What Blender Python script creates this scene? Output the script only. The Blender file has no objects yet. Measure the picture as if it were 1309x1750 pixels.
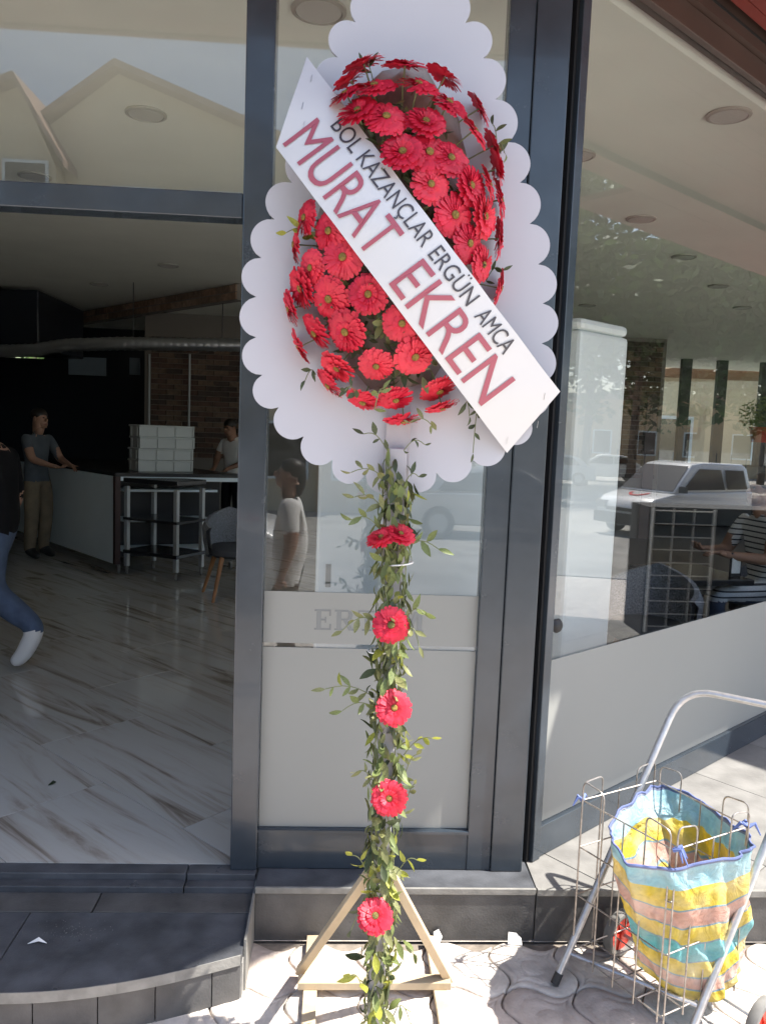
import bpy, bmesh, math, random
from mathutils import Vector as V, Matrix, Quaternion
random.seed(7)
R = math.radians
sc = bpy.context.scene
COL = sc.collection

# ------------------------------------------------------------------ camera
FPX, HC = 1362.0, 1.85
def cam_axes(psi=3.2, p=5.9, rho=2.2):
    psi, p, rho = R(psi), R(p), R(rho)
    f = V((math.sin(psi)*math.cos(p), math.cos(psi)*math.cos(p), -math.sin(p)))
    r0 = V((math.cos(psi), -math.sin(psi), 0)); u0 = r0.cross(f)
    return f, math.cos(rho)*r0 + math.sin(rho)*u0, -math.sin(rho)*r0 + math.cos(rho)*u0
CF, CR, CU = cam_axes()
CP = V((0, 0, HC))
cam_d = bpy.data.cameras.new('camera'); cam = bpy.data.objects.new('camera', cam_d); COL.objects.link(cam)
cam_d.sensor_fit = 'VERTICAL'; cam_d.sensor_height = 36; cam_d.lens = FPX/1750*36
cam_d.clip_start = .05; cam_d.clip_end = 600
cam.matrix_world = Matrix(((CR.x, CU.x, -CF.x, 0), (CR.y, CU.y, -CF.y, 0), (CR.z, CU.z, -CF.z, HC), (0, 0, 0, 1)))
sc.camera = cam

# ------------------------------------------------------------------ light
SUN = V((.58, -.12, 1.0)).normalized()
w = bpy.data.worlds.new('World'); sc.world = w; w.use_nodes = True
nt = w.node_tree; bg = nt.nodes['Background']
sky = nt.nodes.new('ShaderNodeTexSky'); sky.sky_type = 'NISHITA'; sky.sun_disc = False
sky.sun_elevation = math.asin(SUN.z); sky.sun_rotation = math.atan2(SUN.x, SUN.y)
sky.dust_density = 2.0; sky.air_density = 1.0
nt.links.new(sky.outputs[0], bg.inputs[0]); bg.inputs[1].default_value = .15
sl = bpy.data.lights.new('sun', 'SUN'); sl.energy = 5.0; sl.angle = R(.6); sl.color = (1, .95, .87)
so = bpy.data.objects.new('sun', sl); COL.objects.link(so)
so.rotation_euler = (-SUN).to_track_quat('-Z', 'Y').to_euler()
sc.view_settings.view_transform = 'Standard'; sc.view_settings.look = 'None'
sc.view_settings.exposure = 1.3; sc.view_settings.gamma = 1.0
sc.render.engine = 'CYCLES'
cy = sc.cycles
cy.use_denoising = True
cy.max_bounces = 8; cy.diffuse_bounces = 5; cy.glossy_bounces = 4; cy.transparent_max_bounces = 16; cy.transmission_bounces = 4
cy.sample_clamp_indirect = 6.0; cy.caustics_reflective = False; cy.caustics_refractive = False

# ------------------------------------------------------------------ picking points on known planes of the place
def ray(x, y): return CF + (x-654.5)/FPX*CR - (y-875)/FPX*CU
def atz(x, y, z): d = ray(x, y); return CP + d*((z-HC)/d.z)
def aty(x, y, Y): d = ray(x, y); return CP + d*(Y/d.y)
W0 = V((.772, 2.92, .2)); WD = V((.776, .630, 0)).normalized(); WN = V((WD.y, -WD.x, 0))
def atw(x, y, off=0):
    d = ray(x, y); p0 = W0 + WN*off
    return CP + d*((p0-CP).dot(WN)/d.dot(WN))
def wp(t, z, off=0): p = W0 + WD*t + WN*off; return V((p.x, p.y, z))
FY = 2.865                                        # facade plane
def mir_f(p): return V((p.x, 2*FY-p.y, p.z))
def mir_w(p): return p - WN*(2*(p-W0).dot(WN))

# ------------------------------------------------------------------ materials
MATS = {}
def mat(name, col, rough=.6, metal=0, spec=.5, var=0, scale=8, bump=0, bscale=40, col2=None, transl=0, coat=0, stretch=None, rvar=0):
    if name in MATS: return MATS[name]
    m = bpy.data.materials.new(name); m.use_nodes = True; t = m.node_tree; n = t.nodes; L = t.links
    b = n['Principled BSDF']; b.inputs['Roughness'].default_value = rough; b.inputs['Metallic'].default_value = metal
    b.inputs['Specular IOR Level'].default_value = spec
    b.inputs['Coat Weight'].default_value = coat
    c = (*col, 1); b.inputs['Base Color'].default_value = c
    colout = None
    if var or col2 or bump:
        tc = n.new('ShaderNodeTexCoord'); mp = n.new('ShaderNodeMapping'); L.new(tc.outputs['Object'], mp.inputs[0])
        if stretch: mp.inputs['Scale'].default_value = stretch
    if var or col2:
        nz = n.new('ShaderNodeTexNoise'); nz.inputs['Scale'].default_value = scale; nz.inputs['Detail'].default_value = 6
        oi = n.new('ShaderNodeObjectInfo'); ad = n.new('ShaderNodeVectorMath'); ad.operation = 'ADD'
        ml = n.new('ShaderNodeMath'); ml.operation = 'MULTIPLY'; ml.inputs[1].default_value = 37
        L.new(oi.outputs['Random'], ml.inputs[0]); L.new(mp.outputs[0], ad.inputs[0]); L.new(ml.outputs[0], ad.inputs[1])
        L.new(ad.outputs[0], nz.inputs['Vector'])
        cr = n.new('ShaderNodeValToRGB'); cr.color_ramp.elements[0].position = .3; cr.color_ramp.elements[1].position = .7
        k = var if var else .2
        a = tuple(x*(1-k) for x in col); d = col2 if col2 else tuple(min(1, x*(1+k)) for x in col)
        cr.color_ramp.elements[0].color = (*a, 1); cr.color_ramp.elements[1].color = (*d, 1)
        L.new(nz.outputs['Fac'], cr.inputs[0]); L.new(cr.outputs[0], b.inputs['Base Color']); colout = cr.outputs[0]
    if bump:
        nb = n.new('ShaderNodeTexNoise'); nb.inputs['Scale'].default_value = bscale; nb.inputs['Detail'].default_value = 4
        L.new(mp.outputs[0], nb.inputs['Vector'])
        bp = n.new('ShaderNodeBump'); bp.inputs['Strength'].default_value = bump; bp.inputs['Distance'].default_value = .01
        L.new(nb.outputs['Fac'], bp.inputs['Height']); L.new(bp.outputs[0], b.inputs['Normal'])
    if rvar:
        n3 = n.new('ShaderNodeTexNoise'); n3.inputs['Scale'].default_value = 7; n3.inputs['Detail'].default_value = 8; n3.inputs['Roughness'].default_value = .7
        L.new(mp.outputs[0], n3.inputs['Vector']); mr_ = n.new('ShaderNodeMapRange'); mr_.inputs[1].default_value = .35; mr_.inputs[2].default_value = .7
        mr_.inputs[3].default_value = max(.02, rough-rvar); mr_.inputs[4].default_value = rough+rvar; L.new(n3.outputs['Fac'], mr_.inputs[0]); L.new(mr_.outputs[0], b.inputs['Roughness'])
    if transl:
        tr = n.new('ShaderNodeBsdfTranslucent'); tr.inputs[0].default_value = c
        if colout: L.new(colout, tr.inputs[0])
        mx = n.new('ShaderNodeMixShader'); mx.inputs[0].default_value = transl
        L.new(b.outputs[0], mx.inputs[1]); L.new(tr.outputs[0], mx.inputs[2]); L.new(mx.outputs[0], n['Material Output'].inputs[0])
    MATS[name] = m
    return m

def glass_mat(name, base=.0, gain=1.95, tint=(.965, .98, .975)):
    m = bpy.data.materials.new(name); m.use_nodes = True; t = m.node_tree; n = t.nodes; L = t.links
    n.remove(n['Principled BSDF'])
    tr = n.new('ShaderNodeBsdfTransparent'); tr.inputs[0].default_value = (*tint, 1)
    gl = n.new('ShaderNodeBsdfGlossy'); gl.inputs['Roughness'].default_value = .002
    ge = n.new('ShaderNodeNewGeometry'); dp = n.new('ShaderNodeVectorMath'); dp.operation = 'DOT_PRODUCT'
    L.new(ge.outputs['Incoming'], dp.inputs[0]); L.new(ge.outputs['Normal'], dp.inputs[1])
    ab = n.new('ShaderNodeMath'); ab.operation = 'ABSOLUTE'; L.new(dp.outputs['Value'], ab.inputs[0])
    om = n.new('ShaderNodeMath'); om.operation = 'SUBTRACT'; om.inputs[0].default_value = 1; L.new(ab.outputs[0], om.inputs[1]); om.use_clamp = True
    pw = n.new('ShaderNodeMath'); pw.operation = 'POWER'; L.new(om.outputs[0], pw.inputs[0]); pw.inputs[1].default_value = 5
    fr = n.new('ShaderNodeMath'); fr.operation = 'MULTIPLY_ADD'; fr.inputs[1].default_value = .96; fr.inputs[2].default_value = .04; L.new(pw.outputs[0], fr.inputs[0])
    mu = n.new('ShaderNodeMath'); mu.operation = 'MULTIPLY_ADD'; mu.inputs[1].default_value = gain; mu.inputs[2].default_value = base; mu.use_clamp = True
    L.new(fr.outputs[0], mu.inputs[0])
    mx = n.new('ShaderNodeMixShader'); L.new(mu.outputs[0], mx.inputs[0]); L.new(tr.outputs[0], mx.inputs[1]); L.new(gl.outputs[0], mx.inputs[2])
    L.new(mx.outputs[0], n['Material Output'].inputs[0]); MATS[name] = m
    return m
GLASS = glass_mat('window_glass')
CARGLASS = mat('car_glass', (.012, .016, .018), .03, 0, .8)

def marble_mat():
    m = bpy.data.materials.new('marble_tile'); m.use_nodes = True; t = m.node_tree; n = t.nodes; L = t.links
    b = n['Principled BSDF']; b.inputs['Roughness'].default_value = .055
    tc = n.new('ShaderNodeTexCoord'); mp = n.new('ShaderNodeMapping'); mp.inputs['Rotation'].default_value = (0, 0, R(44))
    oi = n.new('ShaderNodeObjectInfo'); ml = n.new('ShaderNodeMath'); ml.operation = 'MULTIPLY'; ml.inputs[1].default_value = 23
    L.new(oi.outputs['Random'], ml.inputs[0]); cb = n.new('ShaderNodeCombineXYZ'); L.new(ml.outputs[0], cb.inputs[2]); L.new(ml.outputs[0], cb.inputs[0])
    L.new(cb.outputs[0], mp.inputs['Location'])
    L.new(tc.outputs['Object'], mp.inputs[0])
    m2 = n.new('ShaderNodeMapping'); m2.inputs['Scale'].default_value = (.5, 5.0, 1); L.new(mp.outputs[0], m2.inputs[0])
    n1 = n.new('ShaderNodeTexNoise'); n1.inputs['Scale'].default_value = 1.6; n1.inputs['Detail'].default_value = 7; n1.inputs['Distortion'].default_value = 1.1; n1.inputs['Roughness'].default_value = .62
    L.new(m2.outputs[0], n1.inputs['Vector'])
    r1 = n.new('ShaderNodeValToRGB'); e = r1.color_ramp.elements
    e[0].position = .28; e[0].color = (.16, .135, .11, 1); e[1].position = .54; e[1].color = (.46, .45, .42, 1)
    x = e.new(.36); x.color = (.27, .235, .195, 1); x = e.new(.42); x.color = (.38, .355, .315, 1); x = e.new(.48); x.color = (.44, .425, .39, 1)
    L.new(n1.outputs['Fac'], r1.inputs[0]); L.new(r1.outputs[0], b.inputs['Base Color'])
    MATS['marble_tile'] = m; return m
MARBLE = marble_mat()

ANTH = mat('anthracite_aluminium', (.032, .043, .056), .24, 0, .6, var=.2, scale=5, bump=.02, bscale=200, coat=.2, rvar=.05)
BLACKGAP = mat('rubber_seal', (.008, .008, .009), .5)
DSTONE = mat('dark_granite', (.072, .076, .085), .42, 0, .45, var=.35, scale=9, bump=.12, bscale=160, rvar=.15)
GSTONE = mat('grey_granite', (.085, .083, .082), .5, 0, .4, var=.3, scale=9, bump=.15, bscale=120, rvar=.15)
NSTONE = mat('pale_stone_edge', (.22, .215, .20), .6, 0, .4, var=.25, scale=14, bump=.15, bscale=90)
PTILE = mat('grey_stone_tile', (.20, .195, .185), .55, 0, .4, var=.2, scale=9, bump=.15, bscale=60)
GROUT = mat('cement_grout', (.33, .32, .30), .9, var=.25, scale=30)
PAVER = mat('tan_paver', (.54, .49, .44), .85, 0, .3, var=.22, scale=14, bump=.35, bscale=90)
PAVER2 = mat('rose_paver', (.48, .41, .365), .85, 0, .3, var=.25, scale=12, bump=.35, bscale=90)
SAND = mat('joint_sand', (.20, .17, .14), .95, var=.3, scale=30)
ROADM = mat('worn_asphalt', (.30, .29, .27), .9, var=.22, scale=1.2, bump=.3, bscale=30)
KERBM = mat('kerb_concrete', (.34, .33, .31), .85, var=.2, scale=6)
CEIL = mat('cream_ceiling', (.78, .79, .71), .75, var=.04, scale=2)
DWALL = mat('dark_wall', (.028, .028, .030), .7, var=.2, scale=2)
FILM = mat('frosted_film', (.39, .395, .375), .55, 0, .35, transl=.3, var=.02, scale=1.5)
FILMCUT = mat('cut_lettering_film', (.20, .21, .21), .4, 0, .4)
WHITEP = mat('white_laminate', (.74, .84, .88), .35, var=.04, scale=2)
BOARD = mat('white_foam_board', (.48, .478, .515), .55, var=.02, scale=3, bump=.03, bscale=25)
SASH = mat('white_satin_paper', (.60, .597, .61), .42, var=.015, scale=4, bump=.05, bscale=9)
REDTXT = mat('rose_print', (.36, .085, .12), .5)
GREYTXT = mat('charcoal_print', (.055, .05, .06), .5)
PETAL = [mat('gerbera_red', (.66, .019, .052), .5, var=.16, scale=25, transl=.18), mat('gerbera_crimson', (.60, .014, .046), .5, var=.16, scale=25, transl=.18), mat('gerbera_scarlet', (.72, .034, .068), .5, var=.14, scale=25, transl=.2)]
FCENT = mat('flower_centre', (.24, .15, .03), .8, var=.4, scale=150, bump=.6, bscale=400)
FCENT2 = mat('flower_centre_green', (.14, .12, .03), .8, var=.4, scale=150, bump=.6, bscale=400)
LEAF = [mat('leaf_green', (.17, .21, .07), .5, var=.3, scale=14, transl=.3), mat('leaf_olive', (.22, .23, .095), .5, var=.3, scale=14, transl=.3),
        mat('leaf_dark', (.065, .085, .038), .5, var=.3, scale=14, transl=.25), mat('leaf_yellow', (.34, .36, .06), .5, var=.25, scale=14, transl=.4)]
STEMM = mat('stem_green', (.16, .18, .08), .6)
FOAM = mat('foam_base_paper', (.26, .215, .19), .85, var=.35, scale=9, bump=.4, bscale=25)
WOOD = mat('raw_pine', (.50, .40, .27), .7, var=.25, scale=6, stretch=(1, 1, .15), bump=.15, bscale=60)
PLANK = mat('grey_plank', (.42, .40, .42), .75, var=.1, scale=12)
ALU = mat('brushed_tube', (.50, .50, .51), .36, .75, .5, var=.12, scale=40)
WIRE = mat('galvanised_wire', (.36, .33, .30), .42, .7, .5, var=.3, scale=60)
RUBBER = mat('grey_rubber', (.17, .165, .155), .8, var=.2, scale=20)
REDPL = mat('red_plastic', (.62, .045, .025), .4, var=.1, scale=10)
PAPER = mat('white_paper', (.82, .81, .78), .7)
SKIN = mat('skin', (.36, .20, .135), .55, var=.08, scale=12)
SKIN2 = mat('skin_tan', (.26, .135, .085), .55, var=.08, scale=12)
HAIRM = mat('dark_hair', (.018, .013, .010), .5)
WHITECAR = mat('white_car_paint', (.80, .80, .79), .18, 0, .5, coat=.6)
SILVERCAR = mat('silver_car_paint', (.48, .49, .50), .22, .4, .5, coat=.6)
BLACKPL = mat('black_plastic', (.022, .022, .024), .5)
BRICKM = [mat('brick_brown', (.10, .055, .040), .85, var=.3, scale=18, bump=.3, bscale=60), mat('brick_dark', (.06, .040, .032), .85, var=.3, scale=18, bump=.3, bscale=60), mat('brick_tan', (.15, .10, .07), .85, var=.3, scale=18, bump=.3, bscale=60)]
MORTAR = mat('mortar', (.20, .18, .16), .9)
CREAMW = mat('cream_render', (.66, .57, .40), .85, var=.06, scale=1)
OCHREW = mat('ochre_render', (.56, .42, .26), .85, var=.06, scale=1)
ROOFM = mat('roof_tile', (.30, .20, .16), .8, var=.2, scale=4)
BARK = mat('bark', (.10, .075, .055), .9, var=.3, scale=8, bump=.5, bscale=20)
TLEAF = mat('tree_foliage', (.075, .125, .035), .55, var=.45, scale=1.2, transl=.3)
CANRED = mat('canopy_red', (.13, .012, .006), .6, var=.15, scale=3)
CANBROWN = mat('canopy_brown', (.055, .032, .025), .45, var=.15, scale=4)
CANSOFF = mat('canopy_soffit', (.30, .20, .14), .6, var=.15, scale=6)
DUCT = mat('galvanised_duct', (.42, .43, .44), .32, .85, .5)
NAVY = mat('dark_panel', (.010, .013, .020), .3, 0, .5)
CRATE = mat('grey_crate_plastic', (.44, .47, .46), .5, var=.05, scale=6)

# ------------------------------------------------------------------ builders
def world_off(o):
    p = V((0, 0, 0))
    while o is not None: p += o.location; o = o.parent
    return p
def tag(o, label=None, cat=None, group=None, kind=None):
    if label: o['label'] = label
    if cat: o['category'] = cat
    if group: o['group'] = group
    if kind: o['kind'] = kind
    return o
def E(name, loc, label, cat, group=None):
    o = bpy.data.objects.new(name, None); o.location = loc; o.empty_display_size = .1; COL.objects.link(o)
    return tag(o, label, cat, group)
def obj(name, me, parent=None, M=None):
    o = bpy.data.objects.new(name, me); COL.objects.link(o)
    if parent: o.parent = parent
    if M is not None: o.matrix_local = M
    return o
class MB:
    def __init__(s): s.v = []; s.f = []; s.mi = []; s.uv = None
    def add(s, vs, fs, mi=0):
        k = len(s.v); s.v += [V(p) for p in vs]; s.f += [tuple(i+k for i in f) for f in fs]; s.mi += [mi]*len(fs); return s
    def box(s, c, d, rz=0, mi=0):
        x, y, z = d[0]/2, d[1]/2, d[2]/2; ca, sa = math.cos(rz), math.sin(rz)
        P = [(sx*x, sy*y, sz*z) for sz in (-1, 1) for sy in (-1, 1) for sx in (-1, 1)]
        return s.add([(c[0]+p[0]*ca-p[1]*sa, c[1]+p[0]*sa+p[1]*ca, c[2]+p[2]) for p in P],
                     [(0, 2, 3, 1), (4, 5, 7, 6), (0, 1, 5, 4), (2, 6, 7, 3), (0, 4, 6, 2), (1, 3, 7, 5)], mi)
    def bb(s, a, b, mi=0): return s.box([(a[i]+b[i])/2 for i in range(3)], [abs(b[i]-a[i]) for i in range(3)], 0, mi)
    def beam(s, a, b, w, h, up=V((0, 0, 1)), mi=0):
        a, b = V(a), V(b); d = (b-a).normalized(); x = d.cross(up)
        x = x.normalized() if x.length > 1e-5 else V((1, 0, 0)); y = x.cross(d)
        P = []
        for q in (a, b):
            for sx, sy in ((-1, -1), (1, -1), (1, 1), (-1, 1)): P.append(q + x*sx*w/2 + y*sy*h/2)
        return s.add(P, [(3, 2, 1, 0), (4, 5, 6, 7), (0, 1, 5, 4), (1, 2, 6, 5), (2, 3, 7, 6), (3, 0, 4, 7)], mi)
    def tube(s, pts, r, n=8, closed=False, cap=True, mi=0):
        pts = [V(p) for p in pts]; N = len(pts); rs = r if isinstance(r, (list, tuple)) else [r]*N
        up = None; V0 = []
        for i, p in enumerate(pts):
            a = pts[(i-1) % N] if (closed or i > 0) else p; b = pts[(i+1) % N] if (closed or i < N-1) else p
            d = (b-a).normalized()
            if up is None:
                up = d.orthogonal().normalized()
            up = (up - d*up.dot(d)).normalized(); sd = d.cross(up)
            for k in range(n):
                t = 2*math.pi*k/n; V0.append(p + (up*math.cos(t) + sd*math.sin(t))*rs[i])
        F = []
        for i in range(N if closed else N-1):
            j = (i+1) % N
            for k in range(n): F.append((i*n+k, i*n+(k+1) % n, j*n+(k+1) % n, j*n+k))
        if cap and not closed: F.append(tuple(range(n-1, -1, -1))); F.append(tuple((N-1)*n+k for k in range(n)))
        return s.add(V0, F, mi)
    def prism(s, poly, z0, z1, mi=0):
        n = len(poly)
        ar = sum(poly[i][0]*poly[(i+1) % n][1]-poly[(i+1) % n][0]*poly[i][1] for i in range(n))
        if ar < 0: poly = poly[::-1]
        vs = [(p[0], p[1], z0) for p in poly] + [(p[0], p[1], z1) for p in poly]
        return s.add(vs, [tuple(range(n-1, -1, -1)), tuple(range(n, 2*n))] + [(i, (i+1) % n, n+(i+1) % n, n+i) for i in range(n)], mi)
    def ext(s, poly, thick, mi=0):          # poly: 3-D outline, thick: vector
        n = len(poly); th = V(thick); vs = [V(p) for p in poly] + [V(p)+th for p in poly]
        return s.add(vs, [tuple(range(n)), tuple(range(2*n-1, n-1, -1))] + [(i, n+i, n+(i+1) % n, (i+1) % n) for i in range(n)], mi)
    def lathe(s, prof, c, axis=V((0, 0, 1)), n=20, mi=0):
        q = V((0, 0, 1)).rotation_difference(V(axis)); vs = []
        for r, z in prof:
            for k in range(n):
                t = 2*math.pi*k/n; vs.append(V(c) + q @ V((r*math.cos(t), r*math.sin(t), z)))
        fs = [(i*n+k, i*n+(k+1) % n, (i+1)*n+(k+1) % n, (i+1)*n+k) for i in range(len(prof)-1) for k in range(n)]
        fs.append(tuple(range(n-1, -1, -1))); fs.append(tuple((len(prof)-1)*n+k for k in range(n)))
        return s.add(vs, fs, mi)
    def mesh(s, name, mats, smooth=False, off=V((0, 0, 0))):
        me = bpy.data.meshes.new(name); me.from_pydata([p-off for p in s.v], [], s.f)
        for m in (mats if isinstance(mats, (list, tuple)) else [mats]): me.materials.append(m)
        for p, i in zip(me.polygons, s.mi): p.material_index = i; p.use_smooth = smooth
        me.validate(); me.update()
        return me
    def build(s, name, mats, parent=None, smooth=False, bevel=0, fix=False):
        off = world_off(parent) if parent else V((0, 0, 0))
        me = s.mesh(name, mats, smooth, off)
        if fix:
            b = bmesh.new(); b.from_mesh(me); bmesh.ops.recalc_face_normals(b, faces=b.faces); b.to_mesh(me); b.free()
        o = obj(name, me, parent)
        if bevel:
            md = o.modifiers.new('bevel', 'BEVEL'); md.width = bevel; md.segments = 2; md.limit_method = 'ANGLE'; md.angle_limit = R(40)
        if smooth:
            try: me.set_sharp_from_angle(angle=R(45))
            except Exception: pass
        return o
def clip(poly, p, n):
    out = []
    for i in range(len(poly)):
        a, b = poly[i], poly[(i+1) % len(poly)]
        da = (a[0]-p[0])*n[0]+(a[1]-p[1])*n[1]; db = (b[0]-p[0])*n[0]+(b[1]-p[1])*n[1]
        if da >= 0: out.append(a)
        if (da >= 0) != (db >= 0):
            t = da/(da-db); out.append((a[0]+(b[0]-a[0])*t, a[1]+(b[1]-a[1])*t))
    return out
def tiles(region, org, ang, su, sv, z0, z1, gap, m, parent, name='tile', stagger=0, bevel=.0015, jit=.0006):
    u = (math.cos(ang), math.sin(ang)); v = (-u[1], u[0])
    us = [(p[0]-org[0])*u[0]+(p[1]-org[1])*u[1] for p in region]; vs = [(p[0]-org[0])*v[0]+(p[1]-org[1])*v[1] for p in region]
    for j in range(math.floor(min(vs)/sv), math.ceil(max(vs)/sv)):
        sh = stagger*su*(j % 2)
        for i in range(math.floor((min(us)-sh)/su)-1, math.ceil((max(us)-sh)/su)+1):
            u0, u1, v0, v1 = i*su+sh+gap/2, (i+1)*su+sh-gap/2, j*sv+gap/2, (j+1)*sv-gap/2
            pt = lambda a, b: (org[0]+u[0]*a+v[0]*b, org[1]+u[1]*a+v[1]*b)
            poly = [tuple(p[:2]) for p in region]
            for q, nn in ((pt(u0, v0), u), (pt(u1, v0), (-u[0], -u[1])), (pt(u0, v0), v), (pt(u0, v1), (-v[0], -v[1]))):
                poly = clip(poly, q, nn)
                if len(poly) < 3: break
            if len(poly) < 3: continue
            ar = abs(sum(poly[k][0]*poly[(k+1) % len(poly)][1]-poly[(k+1) % len(poly)][0]*poly[k][1] for k in range(len(poly))))/2
            if ar < 2e-4: continue
            MB().prism(poly, z0, z1+random.uniform(-jit, jit), 0).build(name, m, parent, bevel=bevel)
BRK = None
def bricks(parent, a, b, z0, z1, bw, bh, gap, depth, nrm, BRICKM=BRICKM):
    """bricks laid from a to b (world xy), proud of the backing by depth along nrm"""
    a, b = V((a[0], a[1], 0)), V((b[0], b[1], 0)); d = (b-a); Ln = d.length; d.normalize()
    meshes = []
    for k in range(3): meshes.append(MB().box((0, 0, 0), (bw-gap, depth, bh-gap)).mesh('brick', BRICKM[k]))
    halfm = [MB().box((0, 0, 0), (bw/2-gap, depth, bh-gap)).mesh('brick', BRICKM[k]) for k in range(3)]
    rz = math.atan2(d.y, d.x); off = world_off(parent); rows = int((z1-z0)/bh+.01)
    for j in range(rows):
        x = 0
        first = j % 2 == 1
        while x < Ln-.3*bw:
            half = first or x+bw > Ln+1e-4; first = False
            wd = bw/2 if half else bw
            p = a + d*(x+wd/2) + V(nrm)*(random.uniform(-.003, .003)) ; p.z = z0+(j+.5)*bh
            o = obj('brick', random.choice(halfm if half else meshes), parent)
            o.location = p-off; o.rotation_euler = (0, 0, rz); x += wd

# ================================================================== SETTING
def structure(o): o['kind'] = 'structure'; return o
def gz(x, y):
    k = min(1, max(0, (x-8.5)/8)); k2 = min(1, max(0, (-y-2)/10))
    return -.15 - .30*k*k*(3-2*k) - .12*k2
m = MB(); N = 60
xs = [-160+ i*320/N for i in range(N+1)]
xs = sorted(set([round(x, 2) for x in xs] + [8.6, 9, 10, 11, 12, 13, 14, 15, 16, 17, 18, 20, 22]))
ys = sorted(set([-160+i*320/40 for i in range(41)] + [-1.95, -3, -4, -6, -8, -10, -12]))
vs = [(x, y, gz(x, y)) for y in ys for x in xs]; nx = len(xs)
m.add(vs, [(j*nx+i, j*nx+i+1, (j+1)*nx+i+1, (j+1)*nx+i) for j in range(len(ys)-1) for i in range(nx-1)])
structure(m.build('road', ROADM, smooth=True))

side = structure(MB().bb((-9.2, -1.9, -.6), (8.5, 19, -.016)).build('sidewalk', SAND))
pv = MB()
for a, b in (((-9.2, -1.9), (8.5, 1.47)), ((-9.2, 1.47), (-1.46, 2.72)), ((2.5, 1.47), (8.5, 19)), ((-9.2, 2.72), (2.5, 19))):
    pv.add([(a[0], a[1], -.003), (b[0], a[1], -.003), (b[0], b[1], -.003), (a[0], b[1], -.003)], [(0, 1, 2, 3)])
pv.build('paving', PAVER, side)
for i in range(18):
    MB().bb((-9.2+i*1.0+.004, -2.05, -.45), (-8.2+i*1.0-.004, -1.903, .012)).build('kerb_stone', KERBM, side, bevel=.015)
for i in range(14):
    MB().bb((8.503, -1.9+i*1.0+.004, -.45), (8.65, -.9+i*1.0-.004, .012)).build('kerb_stone', KERBM, side, bevel=.015)

# interlocking wavy paving stones
PS = .236
def paver_mesh(m_, k):
    n = 10; pts = []
    g = lambda t: .115*math.sin(2*math.pi*t)
    for i in range(n): t = i/n; pts.append((t, g(t)))
    for i in range(n): t = i/n; pts.append((1+g(t), t))
    for i in range(n): t = 1-i/n; pts.append((t, 1+g(t)))
    for i in range(n): t = 1-i/n; pts.append((g(t), t))
    rings = [(1., -.016, 0), (.985, -.004, 0), (.955, 0, 0), (.74, 0, .15), (.70, -.0025, .2), (.66, 0, .3), (.40, 0, .9), (.36, -.0025, 1), (.31, 0, 1), (.10, .001, 1)]
    mb = MB(); N_ = len(pts); vs = []
    for s_, z, c in rings:
        for (x, y) in pts:
            dx, dy = x-.5, y-.5; l = math.hypot(dx, dy); cx, cy = dx/l*.5, dy/l*.5
            px, py = (dx*(1-c)+cx*c)*s_, (dy*(1-c)+cy*c)*s_
            vs.append((px*PS*.985, py*PS*.985, z))
    fs = [(r*N_+i, r*N_+(i+1) % N_, (r+1)*N_+(i+1) % N_, (r+1)*N_+i) for r in range(len(rings)-1) for i in range(N_)]
    fs.append(tuple((len(rings)-1)*N_+i for i in range(N_)))
    mb.add(vs, fs); return mb.mesh('paving_stone', m_, True)
PVM = [paver_mesh(PAVER, 0), paver_mesh(PAVER2, 1)]
pa = R(3)
for j in range(-1, 6):
    for i in range(-7, 11):
        x = .02+i*PS; y = 2.72-PS*.62-j*PS
        if not (-1.55 < x < 2.6): continue
        if y > 2.78 or (x < -.3 and y > 2.5): continue
        if x > -.1 and y > 2.70: continue
        o = obj('paving_stone', PVM[1 if random.random() < .35 else 0], side)
        o.location = (x, y, random.uniform(-.0025, .001)); o.rotation_euler = (random.uniform(-.006, .006), random.uniform(-.006, .006), ((i+j) % 2)*math.pi)

# ---- entrance step with curved front
ZS = .155
cur = [atz(x, y, ZS) for x, y in ((0, 1697), (100, 1692.5), (200, 1680), (300, 1660.5), (412, 1632))]
right = [(p.x, p.y) for p in cur]; right[0] = (right[0][0], right[0][1])
left = [(-2.2-x, y) for x, y in right[::-1]]
def smooth_curve(pts, sub=6):
    out = []
    for i in range(len(pts)-1):
        p0 = V((*pts[max(i-1, 0)], 0)); p1 = V((*pts[i], 0)); p2 = V((*pts[i+1], 0)); p3 = V((*pts[min(i+2, len(pts)-1)], 0))
        for k in range(sub):
            t = k/sub
            q = .5*((2*p1)+(-p0+p2)*t+(2*p0-5*p1+4*p2-p3)*t*t+(-p0+3*p1-3*p2+p3)*t**3)
            out.append((q.x, q.y))
    out.append(pts[-1]); return out
front = smooth_curve(left+right)
step = structure(MB().prism([(p[0], p[1]+.02) for p in front[1:-1]] + [(-.262, 2.43), (-.262, 2.86), (-1.94, 2.86), (-1.94, 2.43)], -.01, .118).build('entrance_step', GROUT))
yb = 2.64
main = front + [(-.262, yb), (-1.94, yb)]
def sub_slab(x0, x1, name, mt):
    fr = [p for p in front if x0 < p[0] < x1]
    def yat(x):
        for a, b in zip(front, front[1:]):
            if a[0] <= x <= b[0]: return a[1]+(b[1]-a[1])*(x-a[0])/(b[0]-a[0]+1e-9)
        return front[-1][1]
    MB().prism([(x0, yat(x0))] + fr + [(x1, yat(x1)), (x1, yb-.002), (x0, yb-.002)], .1205, ZS).build(name, mt, step, bevel=.003)
sub_slab(-2.0, -1.012, 'step_slab', DSTONE); sub_slab(-1.008, -.264, 'step_slab', DSTONE)
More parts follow.
